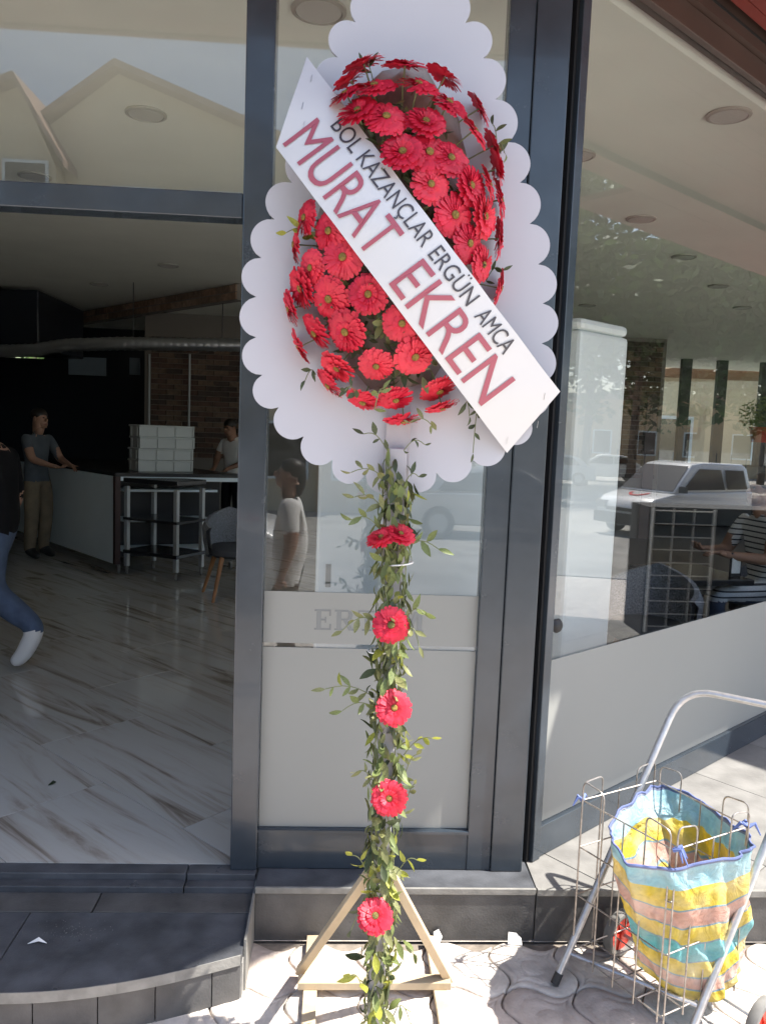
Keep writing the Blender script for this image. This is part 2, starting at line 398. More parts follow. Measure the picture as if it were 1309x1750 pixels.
# slab edge strip painted pale for grazing sun and dust, riser pieces below it
for a in range(0, len(front)-2, 6):
    seg = front[a:a+7]
    mb = MB(); out = [(p[0], p[1]-.004) for p in seg]; inn = [(p[0], p[1]-.0005) for p in seg]
    mb.prism(out + inn[::-1], .122, ZS+.0015); mb.build('nosing', NSTONE, step)
L_ = 0; cuts = [front[0]]; acc = [front[0]]
for a, b in zip(front, front[1:]):
    d = math.hypot(b[0]-a[0], b[1]-a[1]); L_ += d; acc.append(b)
    if L_ > .165 or b == front[-1]:
        out = [(p[0], p[1]+.004) for p in acc]; inn = [(p[0], p[1]+.018) for p in acc]
        out[0] = (out[0][0]+.002, out[0][1]); inn[0] = (inn[0][0]+.002, inn[0][1]); out[-1] = (out[-1][0]-.002, out[-1][1]); inn[-1] = (inn[-1][0]-.002, inn[-1][1])
        MB().prism(out+inn[::-1], 0, .1195).build('riser_tile', GSTONE, step); L_ = 0; acc = [b]
xj = atz(165, 1545, ZS).x
for x0, x1 in ((-2.0, xj-.55), (xj-.546, xj-.0025), (xj+.0025, -.264)):
    MB().bb((x0, yb+.001, .1205), (x1, 2.7565, ZS+.0015)).build('step_tile', GSTONE, step, bevel=.002)
xk = atz(320, 1490, .2).x
for z1, y0, y1 in ((.178, 2.757, 2.806), (.2005, 2.806, 2.872)):
    for x0, x1 in ((-2.2, xk-.002), (xk+.002, -.262)):
        MB().bb((x0, y0+.0005, .10), (x1, y1, z1)).build('threshold_stone', DSTONE, step, bevel=.003)
MB().prism([(-.262, 2.46), (-.2545, 2.46), (-.2545, 2.865), (-.262, 2.865)], 0, .178).build('side_stone', NSTONE, step)

# ---- plinth and side platform
plinth = structure(MB().bb((-.254, 2.724, -.01), (.765, 2.95, .184)).build('window_plinth', GSTONE, bevel=.002))
MB().bb((-.254, 2.729, .1845), (.765, 2.95, .2)).build('sill_slab', DSTONE, plinth, bevel=.002)
MB().bb((-.254, 2.7185, .178), (.765, 2.7285, .2015)).build('sill_edge', NSTONE, plinth, bevel=.002)
plat = structure(MB().prism([(.7685, 2.722), (5.2, 2.722), tuple(wp(5.5, 0, .004)[:2]), tuple(wp(0.0, 0, .004)[:2])], -.01, .1795).build('side_platform', GSTONE))
reg = [(.768, 2.731), (5.2, 2.731), tuple(wp(5.5, 0, .0)[:2]), tuple(wp(0.0, 0, .0)[:2])]
o_ = W0+WD*1.34
tiles(reg, (o_.x, o_.y), math.atan2(WD.y, WD.x), .62, .62, .180, .2, .004, PTILE, plat, 'platform_tile')
for i in range(7):
    MB().bb((.7685+i*.62+.0015, 2.716, .176), (.7685+(i+1)*.62-.0015, 2.7305, .2015)).build('platform_edge', NSTONE, plat, bevel=.002)

# ---- room shell
shell = [(-9, 2.873), (.70, 2.873), tuple(wp(0, 0, -.07)[:2]), tuple(wp(17, 0, -.07)[:2]), (14.0, 18), (-9, 18)]
floor = structure(MB().prism(shell, .0, .192).build('interior_floor', MARBLE))
tiles([(-6.5, 2.876), (.60, 2.876), (.60, 11.5), (-6.5, 11.5)], (-.617, 3.987), R(-43.5), 1.2, .6, .1925, .2, .003, MARBLE, floor, 'floor_tile', stagger=.5, bevel=.001, jit=.0002)
structure(MB().prism(shell, 3.5, 3.9).build('ceiling', CEIL))
structure(MB().bb((-9.2, 2.8, 0), (-9.0, 18, 3.9)).build('wall_left', DWALL))
bw_ = structure(MB().bb((-9, 18, 0), (6.0, 18.2, 3.1)).build('wall_back', DWALL))
MB().bb((-9, 18, 3.47), (6.0, 18.2, 3.9)).build('upper_wall', DWALL, bw_)
MB().bb((-6.4, 18, 3.1005), (6.0, 18.2, 3.4695)).build('wall_infill', DWALL, bw_)
structure(MB().bb((-9, 2.80, 0), (-2.62, 2.95, 3.9)).build('wall_front', DWALL))

# ---- shop front
win = E('shop_window', (.15, FY, .2), 'tall narrow shop window with frosted lower film behind the flower stand', 'window')
XL0, XL1 = aty(397, 1400, FY).x, aty(442, 1400, FY).x
XR0, XR1, XR2 = aty(799, 1400, FY).x, aty(839, 1400, FY).x, aty(896, 1440, FY).x
ZT = 3.62
MB().bb((XL0, FY-.035, .2015), (XL1, FY+.07, ZT)).build('post', ANTH, win, bevel=.004)
MB().bb((XR0, FY-.022, .2015), (XR1, FY+.05, ZT)).build('jamb', ANTH, win, bevel=.003)
zb = aty(620, 1414, FY).z
MB().bb((XL1, FY-.02, .2015), (XR0, FY+.05, zb)).build('bottom_rail', ANTH, win, bevel=.003)
MB().bb((XL1-.001, FY-.026, zb-.012), (XR0+.001, FY-.0205, zb-.002)).build('glazing_bead', ANTH, win)
MB().bb((XL1, FY-.02, 3.52), (XR0, FY+.05, ZT)).build('top_rail', ANTH, win, bevel=.003)
gp = MB().bb((XL1+.001, FY+.004, zb), (XR0-.001, FY+.010, 3.52)).build('glass_pane', GLASS, win)
zf = [aty(620, y, FY).z for y in (1411, 1109, 1101.5, 1014)]
MB().bb((XL1+.002, FY-.0005, zb+.001), (XR0-.002, FY+.0025, zf[1])).build('frosted_film', FILM, win)
fl = MB().bb((XL1+.002, FY-.0005, zf[2]), (XR0-.002, FY+.0025, zf[3])).build('frosted_film', FILM, win)
# slab-serif lettering cut into the upper film
def serif(ch):
    S = .20; q = []
    def r(x0, y0, x1, y1): q.append([(x0, y0), (x1, y0), (x1, y1), (x0, y1)])
    if ch == 'E':
        r(.10, 0, .32, 1); r(0, 0, .10, .09); r(0, .91, .10, 1); r(.32, .91, .78, 1); r(.32, 0, .80, .09); r(.32, .46, .56, .55)
        r(.70, .70, .78, .91); r(.72, .09, .80, .30); r(.50, .36, .56, .46); r(.50, .55, .56, .65)
    if ch == 'R':
        r(.10, 0, .32, 1); r(0, 0, .10, .09); r(.32, 0, .42, .09); r(0, .91, .10, 1); r(.32, .91, .62, 1); r(.32, .48, .62, .57)
        q.append([(.62, .91), (.62, 1), (.80, .92), (.86, .75), (.80, .57), (.62, .48), (.62, .57), (.66, .66), (.68, .75), (.66, .83)])
        q.append([(.42, .48), (.62, .48), (.86, .09), (.95, .09), (.95, 0), (.70, 0)])
    if ch == 'T':
        r(.34, 0, .56, .91); r(0, .91, .90, 1); r(0, .68, .08, .91); r(.82, .68, .90, .91); r(.22, 0, .34, .09); r(.56, 0, .68, .09)
    if ch == 'M':
        r(.08, 0, .20, 1); r(0, 0, .08, .09); r(.20, 0, .30, .09); r(0, .91, .08, 1)
        r(.85, 0, 1.07, 1); r(.76, 0, .85, .09); r(1.07, 0, 1.15, .09); r(1.07, .91, 1.15, 1)
        q.append([(.20, 1), (.20, .80), (.48, .05), (.58, .05), (.42, 1)]); q.append([(.58, .05), (.85, .80), (.85, 1), (.68, 1), (.48, .20)])
    return q
A_, B_ = aty(537, 1076, FY), aty(723, 1079, FY); hgt = aty(537, 1041, FY).z-A_.z; tot = .80+.95+.90+.80+1.15+.16*4; kx = (B_.x-A_.x)/tot; x = A_.x
for ch, wd in (('E', .8), ('R', .95), ('T', .9), ('E', .8), ('M', 1.15)):
    mb = MB()
    for k, q in enumerate(serif(ch)):
        yy = FY-.0012-.00015*k
        mb.ext([(x+a*kx, yy, A_.z+b*hgt) for a, b in q], (0, .0006, 0))
    mb.build('letter', FILMCUT, fl); x += (wd+.16)*kx

corner = MB().bb((XR1+.0015, FY-.030, .2015), (XR2-.012, FY+.10, ZT)).build('corner_post', ANTH, bevel=.004)
tag(corner, 'wide dark metal corner post between the two shop windows', 'post')

tran = E('entrance_transom', (-1.5, FY, 2.5), 'fixed glass transom with dark rail above the open shop entrance', 'transom')
z0t, z1t = aty(300, 371, FY).z, aty(300, 328, FY).z
MB().bb((-2.62, FY-.03, z0t), (XL0-.0005, FY+.06, z1t)).build('rail', ANTH, tran, bevel=.004)
MB().bb((-2.62, FY-.02, 3.52), (XL0-.0005, FY+.05, ZT)).build('top_rail', ANTH, tran, bevel=.004)
MB().bb((-2.62, FY+.004, z1t), (XL0-.001, FY+.010, 3.52)).build('glass_pane', GLASS, tran)

sw = E('side_window', W0, 'large angled shop window right of the corner with frosted band below', 'window')
def wbox(t0, t1, z0, z1, o0, o1):
    mb = MB(); P = [wp(t0, 0, o0), wp(t1, 0, o0), wp(t1, 0, o1), wp(t0, 0, o1)]
    return mb.prism([(p.x, p.y) for p in P], z0, z1)
wbox(-.012, .002, .2015, ZT, -.03, .012).build('seal', BLACKGAP, sw)
wbox(.0035, .050, .2015, ZT, -.06, .030).build('jamb', ANTH, sw, bevel=.003)
zr = atw(950, 1392).z
wbox(.051, 16.5, .2015, zr, -.04, .022).build('bottom_rail', ANTH, sw, bevel=.003)
wbox(.051, 16.5, 3.52, ZT-.002, -.04, .022).build('top_rail', CANBROWN, sw, bevel=.003)
wbox(3.1, 3.17, zr, 3.52, -.05, .03).build('mullion', ANTH, sw, bevel=.003)
wbox(.052, 3.099, zr, 3.52, -.012, -.006).build('glass_pane', GLASS, sw)
for k in range(5):
    wbox(3.171+k*2.7, 3.171+k*2.7+2.62, zr, 3.52, -.012, -.006).build('glass_pane', GLASS, sw)
    wbox(3.171+k*2.7+2.625, 3.171+k*2.7+2.695, zr, 3.52, -.05, .03).build('mullion', ANTH, sw, bevel=.003)
wbox(.054, 3.097, zr+.001, .985, -.004, -.001).build('frosted_film', FILM, sw)
kn = atw(940, 1070)+WD*.028; mb = MB(); mb.lathe([(.010, 0), (.014, .004), (.026, .008), (.029, .018), (.022, .028), (.008, .033)], kn-WN*.0055, WN, 20)
mb.build('knob', BLACKGAP, sw, smooth=True)

# ---- canopy running round the corner above the windows
CD, CE = 1.10, 1.28; ye = FY-CD
can = E('canopy', (.8, 2.4, ZT), 'red slatted canopy on a dark brown beam running round the shop corner', 'canopy')
tm = (ye-W0.y+CE*(-WN.y))/WD.y; mit = wp(tm, 0, CE)
nb = 9
for k in range(nb):
    a0, a1 = k/nb, (k+1)/nb-.003
    def f0(a): return V((-9, FY-.02-(CD-.02)*a, 0)), V((W0.x, W0.y, 0)).lerp(mit, a)
    A0, B0 = f0(a0+.03*(k == 0)); A1, B1 = f0(a1)
    MB().prism([tuple(A0[:2]), tuple(B0[:2]), tuple(B1[:2]), tuple(A1[:2])], ZT+.03, ZT+.06).build('soffit_board', CANRED, can)
    def f1(a): return V((W0.x, W0.y, 0)).lerp(mit, a), wp(12, 0, CE*a)
    A0, B0 = f1(a0+.07*(k == 0)); A1, B1 = f1(a1-.03*(k == nb-1))
    MB().prism([tuple(A0[:2]), tuple(B0[:2]), tuple(B1[:2]), tuple(A1[:2])], ZT+.06+.001*k, ZT+.09+.001*k).build('soffit_board', CANRED, can)
wbox(.1, 12, ZT, ZT+.125, -.02, .05).build('wall_beam', CANBROWN, can)
wbox(.1, 12, ZT+.045, ZT+.052, .0505, .056).build('beam_groove', BLACKGAP, can)
MB().bb((-9, FY-.07, ZT+.001), (XR2, FY+.06, ZT+.125)).build('wall_beam', CANBROWN, can)
wbox(tm, 12, ZT+.02, ZT+.20, CE-.03, CE+.010).build('fascia', CANRED, can)
MB().bb((-9, ye-.04, ZT+.02), (mit.x+.03, ye-.001, ZT+.20)).build('fascia', CANRED, can)
MB().prism([(-9, FY-.06), (W0.x, W0.y), tuple(wp(12, 0, 0)[:2]), tuple(wp(12, 0, CE)[:2]), (mit.x, mit.y), (-9, ye)], ZT+.13, ZT+.15).build('roof_sheet', CANBROWN, can)
wbox(2.98, 12, ZT+.06, ZT+.10, 1.545, 2.1).build('added_shade_bay', CANRED, can)  # unseen bay added to shade the far end of the platform
wbox(1.25, 12, ZT+.06, ZT+.10, CE+.012, 1.54).build('added_shade_bay', CANRED, can)  # canopy widened out of view to keep sun off the side film

# ================================================================== FLOWER STAND
PX0, PY0 = .158, 2.20
stand = E('flower_stand', (PX0, PY0, 0), 'tall flower stand of red gerberas on a white scalloped board with a printed sash', 'flower stand')
YB = 2.236
pix = [(700, -62), (770, -40), (806, 8), (842, 62), (866, 140), (884, 207), (906, 276), (923, 346), (939, 416), (952, 490), (953, 552), (950, 606), (945, 668), (926, 716), (898, 756), (856, 788), (795, 818), (738, 838), (672, 846), (602, 832), (551, 806), (506, 772), (456, 716), (424, 658), (411, 590), (410, 524), (415, 450), (435, 386), (458, 328), (492, 268), (520, 200), (538, 130), (560, 60), (598, 2), (640, -42)]
base = [aty(x, y, YB) for x, y in pix]
cen = sum(base, V((0, 0, 0)))/len(base)
LB = .055
def closed_curve(pts, n):
    out = []; N_ = len(pts)
    for i in range(N_):
        p0, p1, p2, p3 = pts[(i-1) % N_], pts[i], pts[(i+1) % N_], pts[(i+2) % N_]
        for k in range(12):
            t = k/12; out.append(.5*((2*p1)+(-p0+p2)*t+(2*p0-5*p1+4*p2-p3)*t*t+(-p0+3*p1-3*p2+p3)*t**3))
    for _ in range(40):
        out = [(out[i-1]+out[i]*2+out[(i+1) % len(out)])/4 for i in range(len(out))]
    L = [0]
    for i in range(len(out)): L.append(L[-1]+(out[(i+1) % len(out)]-out[i]).length)
    res = []; j = 0
    for k in range(n):
        s_ = L[-1]*k/n
        while L[j+1] < s_: j += 1
        t = (s_-L[j])/(L[j+1]-L[j]); res.append(out[j].lerp(out[(j+1) % len(out)], t))
    return res, L[-1]
tmp, per = closed_curve(base, 10)
nl = round(per/.114); SUBN = 14
cv, per = closed_curve(base, nl*SUBN); pitch = per/nl
outl = []
for i, p in enumerate(cv):
    d = (cv[(i+1) % len(cv)]-cv[i-1]).normalized(); nrm = V((d.z, 0, -d.x))
    if nrm.dot(p-cen) < 0: nrm = -nrm
    u = ((i % SUBN)/SUBN-.5)*pitch; r_ = pitch*.515
    outl.append(p + nrm*(math.sqrt(max(0, r_*r_-u*u))-r_))
mb = MB(); mb.ext([V((p.x, YB-.005, p.z)) for p in outl], (0, .012, 0)); mb.build('board', BOARD, stand, fix=True)

# plank pole, wooden foot
MB().bb((PX0-.024, PY0-.011, .03), (PX0+.024, PY0+.011, 1.80)).build('pole', PLANK, stand, bevel=.003)
MB().bb((PX0-.034, PY0+.0125, 1.45), (PX0+.034, PY0+.030, 2.6)).build('backing_plank', PLANK, stand, bevel=.002)
sa, sb = atz(512, 1664, .02), atz(766, 1678, .02)
for bot, top in ((sa, (PX0-.028, PY0+.02, .56)), (sb, (PX0+.030, PY0+.02, .55))):
    mb = MB(); mb.beam((bot.x, bot.y, .028), top, .026, .03, V((0, 1, 0))); mb.build('strut', WOOD, stand, bevel=.002)
xl, xr = atz(533, 1640, .03).x, atz(744, 1640, .03).x
for xx in (xl, xr): MB().bb((xx-.022, 2.06, .001), (xx+.022, 2.712, .026)).build('foot_rail', WOOD, stand, bevel=.002)
yc = atz(640, 1678, .04).y
MB().bb((sa.x-.002, yc-.022, .0265), (sb.x+.002, yc+.022, .052)).build('cross_bar', WOOD, stand, bevel=.002)
MB().bb((xl-.03, 2.185, .0265), (xr+.03, 2.225, .052)).build('cross_bar', WOOD, stand, bevel=.002)

# foam dome under the flowers
EC = aty(676, 405, YB)
mb = MB(); nu, nv = 24, 10; sx, sy, sz = .215, .135, .43
vs = []; fs = []
for j in range(nv+1):
    ph = math.pi/2*j/nv
    for i in range(nu):
        t = 2*math.pi*i/nu; k = 1+.06*random.uniform(-1, 1)
        vs.append((EC.x+sx*k*math.cos(ph)*math.cos(t), YB-.006-sy*k*math.sin(ph), EC.z+sz*k*math.cos(ph)*math.sin(t)))
mb.add(vs, [(j*nu+i, j*nu+(i+1) % nu, (j+1)*nu+(i+1) % nu, (j+1)*nu+i) for j in range(nv) for i in range(nu)])
mb.build('foam_base', FOAM, stand, smooth=True, fix=True)

# gerbera meshes
def gerbera(seed, cup):
    rd = random.Random(seed); mb = MB()
    for n, r1, r0, z0, z1, wd in ((28, 1.0, .15, .00, .10*cup, .112), (25, .84, .15, .05, .22*cup+.05, .104), (20, .48, .13, .10, .26*cup+.1, .06)):
        ph = rd.random()
        for i in range(n):
            t = 2*math.pi*(i+ph)/n+rd.uniform(-.05, .05); rr = r1*rd.uniform(.94, 1.03); tw = rd.uniform(.3, .9); dz = rd.uniform(-.06, .06); c, s_ = math.cos(t), math.sin(t)
            P = []
            for q, wq in ((0, .45), (.35, .85), (.75, 1.0), (.94, .86), (1.0, .50)):
                r_ = r0+(rr-r0)*q; z = z0+(z1+dz-z0)*q - .10*q*q*q; ww = wd*wq
                for sd in (-1, 1): P.append((c*r_-s_*ww*sd, s_*r_+c*ww*sd, z+.03*(1-abs(.5-q))+.035*sd*tw))
                
            k = len(P)//2
            mb.add(P, [(2*a, 2*a+1, 2*a+3, 2*a+2) for a in range(k-1)])
    return mb
FR = .0565
def scaled(mb, s_):
    mb.v = [p*s_ for p in mb.v]; return mb
GM = [[scaled(gerbera(10+k, cup), FR).mesh('gerbera', PETAL[q]) for q in range(3)] for k, cup in enumerate((.5, 1.1, .2))]
def centre_mesh(m_, r_):
    mb = MB(); mb.lathe([(r_, .10*FR), (r_*1.02, .17*FR), (r_*.75, .215*FR), (r_*.3, .22*FR)], (0, 0, 0), n=14); return mb.mesh('flower_centre', m_, True)
CM = centre_mesh(FCENT, .0098); CM2 = centre_mesh(FCENT2, .011)
st = MB(); st.tube([(0, 0, .0), (0, .002, -.05), (.002, 0, -.11)], .0022, 6); STM = st.mesh('stem', STEMM)
def put_flower(p, nrm, k=None, s_=1, cm=CM, stem=True):
    q = V((0, 0, 1)).rotation_difference(nrm.normalized()) @ Quaternion((0, 0, 1), random.uniform(0, 6.28))
    M = Matrix.Translation(p-V(stand.location)) @ q.to_matrix().to_4x4() @ Matrix.Scale(s_, 4)
    o = obj('gerbera', random.choice(GM[random.choice((0, 0, 2)) if k is None else k]), stand, M)
    obj('flower_centre', cm, o)
    if stem: obj('stem', STM, o)
    return o
FL = [(622, 110), (600, 138), (592, 162), (640, 150), (692, 113), (760, 132), (714, 147), (612, 192), (660, 202), (727, 210), (765, 178), (808, 224), (818, 186), (688, 262), (733, 262), (769, 272), (735, 316), (802, 318), (775, 368), (842, 250), (846, 290), (852, 342), (825, 370), (851, 408), (800, 416), (823, 452), (852, 492), (833, 315),
      (523, 372), (506, 418), (564, 395), (587, 440), (533, 458), (517, 492), (564, 510), (630, 503), (497, 527), (592, 566), (687, 552), (540, 568), (514, 592), (578, 627), (708, 608), (643, 624), (563, 657), (621, 685), (676, 681), (750, 666), (690, 716), (755, 694)]
ea, eb, ec = .285, .215, .495
def dome(x, y):
    d = ray(x, y); o = CP-EC
    S = lambda q: V((q.x/ea, q.y/eb, q.z/ec)); D, O = S(d), S(o)
    a, b, c = D.dot(D), 2*D.dot(O), O.dot(O)-1; disc = b*b-4*a*c
    if disc > 0: p = CP+d*((-b-math.sqrt(disc))/(2*a))
    else: p = CP+d*(-b/(2*a))
    if p.y > YB-.05: p = aty(x, y, YB-.05)
    rx, rz_ = (x-676)/172, (y-410)/308; rho = math.hypot(rx, rz_); k_ = min(1, rho)**1.5/max(rho, 1e-4)
    n_ = V((rx*k_, -math.sqrt(max(.02, 1-(rho*k_)**2)), -rz_*k_)).normalized()
    return p, n_
for x, y in FL:
    p, n_ = dome(x, y)
    n_ = (n_ + V((random.uniform(-.14, .14), random.uniform(-.14, .08), random.uniform(-.12, .12)))).normalized()
    put_flower(p, n_, s_=random.uniform(.86, 1.06), k=random.choice((0, 0, 1, 2, 2)))
for (x, y, Y, n_, k, cm) in ((652, 920, 2.135, (-.35, -.45, .85), 1, CM), (684, 914, 2.14, (.25, -.5, .8), 1, CM), (668, 1068, 2.125, (.02, -1, .28), 0, CM2), (673, 1210, 2.125, (.12, -1, .42), 0, CM), (665, 1364, 2.125, (-.08, -1, .30), 1, CM), (641, 1566, 2.12, (-.05, -.8, .75), 1, CM2)):
    put_flower(aty(x, y, Y), V(n_), k, .92 if y > 1000 else .78, cm)

# leaves
def leaf_mesh(m_, curl, fold, wd):
    mb = MB(); P = []
    for q, wq in ((0, .06), (.18, .62), (.4, 1), (.65, .82), (.85, .42), (1, .03)):
        a = curl*q; y = math.sin(a)/curl if abs(curl) > .01 else q; z = (1-math.cos(a))/curl if abs(curl) > .01 else 0
        P += [(-wd*wq, y, z+fold*wd*wq), (0, y, z), (wd*wq, y, z+fold*wd*wq)]
    F = []
    for k in range(5):
        b = 3*k; F += [(b, b+1, b+4, b+3), (b+1, b+2, b+5, b+4)]
    mb.add(P, F); return mb.mesh('leaf', m_, True)
LM = [[leaf_mesh(m_, c, f, w_) for c, f, w_ in ((.5, .35, .18), (-.7, .3, .15), (1.2, .5, .20), (-1.6, .4, .14), (.1, .2, .20))] for m_ in LEAF]
NLEAF = [0]; rest = MB()
def put_leaf(p, d, size, tone=None, up=None):
    d = V(d).normalized(); up = V(up) if up else V((random.gauss(0, .5), -1, random.gauss(0, .5)))
    x = d.cross(up)
    if x.length < 1e-3: x = d.orthogonal()
    x.normalize(); z = x.cross(d)
    if tone is None: tone = random.choices((0, 1, 2, 3), (5, 4, 2, .7))[0]
    me = random.choice(LM[tone])
    M = Matrix.Translation(V(p)) @ Matrix(((x.x, d.x, z.x), (x.y, d.y, z.y), (x.z, d.z, z.z))).to_4x4() @ Matrix.Scale(size, 4)
    if NLEAF[0] < 298:
        obj('leaf', me, stand, Matrix.Translation(-V(stand.location)) @ M); NLEAF[0] += 1
    else:
        rest.add([M @ v.co for v in me.vertices], [tuple(f.vertices) for f in me.polygons], tone)
def sprig(x0, y0, x1, y1, Y0, Y1, n, size, tone=None):
    a, b = aty(x0, y0, Y0), aty(x1, y1, Y1); side_ = 1; d = (b-a)
    pts = [a.lerp(b, k/6)+V((0, 0, -.02*math.sin(k/6*3.1)))*(-1) for k in range(7)]
    mb = MB(); mb.tube(pts, .0014, 5); mb.build('sprig_stem', STEMM, stand)
    for i in range(n):
        t = (i+.6)/n; p = pts[min(6, int(t*6))]; dn = d.normalized(); pr = dn.cross(V((0, -1, 0))).normalized()*side_; side_ = -side_
        if i == n-1: put_leaf(b, dn+V((0, 0, -.2)), size*random.uniform(.9, 1.2), tone)
        else: put_leaf(p, dn*.8+pr*random.uniform(.6, 1.1)+V((0, random.uniform(-.4, .2), -.25)), size*random.uniform(.95, 1.4), tone)
for s_ in ((640, 1192, 556, 1178, 2.18, 2.12, 9, .036, None), (640, 1210, 585, 1215, 2.18, 2.14, 4, .04, 0), (690, 1290, 738, 1262, 2.17, 2.12, 6, .036, 3), (690, 1330, 712, 1290, 2.17, 2.14, 4, .03, 1),
          (640, 1060, 585, 1078, 2.16, 2.10, 6, .04, 1), (695, 1055, 725, 1050, 2.15, 2.11, 4, .042, 0), (700, 1075, 716, 1105, 2.15, 2.12, 3, .04, 1), (690, 935, 748, 938, 2.16, 2.12, 5, .042, 0), (650, 905, 602, 888, 2.16, 2.13, 5, .04, 0),
          (655, 870, 606, 850, 2.16, 2.15, 6, .036, 1), (660, 820, 600, 808, 2.17, 2.16, 6, .034, 1), (662, 770, 622, 742, 2.17, 2.17, 4, .03, 2), (690, 770, 725, 760, 2.17, 2.18, 4, .026, 2), (690, 830, 715, 815, 2.17, 2.18, 3, .03, 2), (815, 700, 808, 775, 2.2, 2.2, 5, .024, 2),
          (640, 1340, 608, 1320, 2.18, 2.13, 5, .03, 1), (690, 1390, 708, 1340, 2.17, 2.13, 4, .03, 1), (630, 1500, 602, 1462, 2.17, 2.13, 4, .04, 3), (680, 1490, 712, 1470, 2.17, 2.13, 4, .038, 3), (630, 1545, 600, 1590, 2.16, 2.13, 4, .035, 2),
          (680, 1610, 706, 1630, 2.15, 2.10, 4, .04, 0), (620, 1690, 598, 1668, 2.14, 2.10, 3, .045, 3), (680, 1720, 700, 1745, 2.14, 2.10, 3, .04, 0),
          (540, 640, 522, 650, 2.2, 2.16, 4, .03, 2), (610, 680, 590, 668, 2.1, 2.06, 5, .03, 2), (640, 700, 655, 665, 2.08, 2.04, 4, .03, 0), (850, 262, 842, 214, 2.2, 2.18, 4, .034, 2), (845, 255, 862, 262, 2.18, 2.15, 4, .03, 0),
          (640, 150, 622, 108, 2.16, 2.14, 4, .032, 2), (540, 410, 490, 398, 2.17, 2.12, 5, .036, 3), (830, 480, 858, 462, 2.2, 2.18, 4, .028, 2), (745, 735, 700, 722, 2.14, 2.08, 5, .03, 1), (795, 690, 802, 712, 2.17, 2.16, 3, .032, 2)):
    sprig(*s_)
# garland wound round the pole
for i in range(165):
    z = .02+1.72*(i+random.random())/165
    a = random.uniform(-2.6, -.55) if random.random() < .85 else random.uniform(0, 6.28)
    r_ = random.uniform(.018, .044); dense = 1 if z < 1.5 else .6
    p = V((PX0+math.cos(a)*r_*1.15, PY0-.006+math.sin(a)*r_, z)); out = V((math.cos(a), math.sin(a), 0))
    d = out*random.uniform(.3, 1)+V((random.uniform(-.5, .5), random.uniform(-.2, .2), random.choice((-1, -1, 1))*random.uniform(.3, 1.2)))
    put_leaf(p, d, random.uniform(.042, .068)*(1 if z < 1.35 else .8), None if z > .75 else random.choices((0, 1, 2, 3), (4, 4, 1, 2))[0], out+V((0, -.3, .2)))  # low leaves get lighter tones, painting the sun on them
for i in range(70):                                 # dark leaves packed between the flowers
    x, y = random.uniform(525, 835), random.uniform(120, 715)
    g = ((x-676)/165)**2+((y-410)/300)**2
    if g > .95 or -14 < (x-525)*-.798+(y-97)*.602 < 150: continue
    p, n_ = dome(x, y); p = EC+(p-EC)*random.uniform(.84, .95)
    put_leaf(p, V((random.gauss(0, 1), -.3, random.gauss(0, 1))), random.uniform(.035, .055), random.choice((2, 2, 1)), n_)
for i in range(900):                                # inner fill of the garland
    z = .01+1.74*random.random()**(.75); a = random.uniform(0, 6.28); r_ = random.uniform(.016, .042)
    p = V((PX0+math.cos(a)*r_*1.2, PY0-.004+math.sin(a)*r_, z)); out = V((math.cos(a), math.sin(a), 0))
    put_leaf(p, V((random.uniform(-1, 1)*.5, random.uniform(-.4, .2), random.choice((-1, 1)))), random.uniform(.034, .058), None, out)
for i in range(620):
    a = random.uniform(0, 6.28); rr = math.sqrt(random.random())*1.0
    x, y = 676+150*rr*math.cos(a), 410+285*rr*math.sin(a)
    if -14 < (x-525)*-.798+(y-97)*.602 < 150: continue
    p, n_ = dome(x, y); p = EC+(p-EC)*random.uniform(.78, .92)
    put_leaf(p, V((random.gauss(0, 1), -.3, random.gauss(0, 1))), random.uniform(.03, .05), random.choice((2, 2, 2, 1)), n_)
rest.build('leaf_fill', LEAF, stand, smooth=True)['kind'] = 'stuff'
for k in range(5):                                  # trailing vine stems up the pole
    ph = random.random()*6; pts = []
    for i in range(40):
        z = .02+1.75*i/39; t = ph+i*.33*(1 if k % 2 else -1); pts.append((PX0+.034*math.cos(t), PY0-.004+.022*math.sin(t)-.012, z))
    mb = MB(); mb.tube(pts, .0016, 5); mb.build('vine', STEMM, stand)
TIE = mat('white_string', (.8, .8, .77), .7)
for x, y in ((690, 962), (664, 1110)):
    c = aty(x-10, y, PY0); mb = MB(); mb.tube([(c.x+.042*math.cos(t*.3927), PY0-.004+.036*math.sin(t*.3927), c.z+.004*math.cos(t*.3927)) for t in range(16)], .0022, 6, closed=True); mb.build('tie', TIE, stand)

# ---- sash
SU, SP = V((.602, .798)), V((-.798, .602)); S0 = V((525, 97))
def sdepth(u): t = max(0, min(1, u/746)); return 2.222-.205*math.sin(math.pi*t)**.85
def sash(u, v, lift=0):
    q = S0+SU*u+SP*v; return aty(q.x, q.y, sdepth(u+10*math.sin(v*.02))-.012*math.sin(math.pi*v/136)-lift)
mb = MB(); nu, nv = 48, 8; vs = []
for i in range(nu+1):
    for j in range(nv+1):
        v = 135.5*j/nv; f = j/nv; u0, u1 = 0+91*f, 717+29*f; u = u0+(u1-u0)*i/nu
        vs.append(sash(u, v)+V((0, .002*math.sin(u*.05+v*.03), 0)))
fs = [(i*(nv+1)+j, i*(nv+1)+j+1, (i+1)*(nv+1)+j+1, (i+1)*(nv+1)+j) for i in range(nu) for j in range(nv)]
k = len(vs); vs2 = vs+[p+V((0, .0012, 0)) for p in vs]
fs2 = fs+[tuple(k+a for a in f[::-1]) for f in fs]
for i in range(nu):
    for j in (0, nv):
        a, b = i*(nv+1)+j, (i+1)*(nv+1)+j; fs2.append((a, b, k+b, k+a))
mb.add(vs2, fs2); sash_o = mb.build('sash', SASH, stand, smooth=True, fix=True)
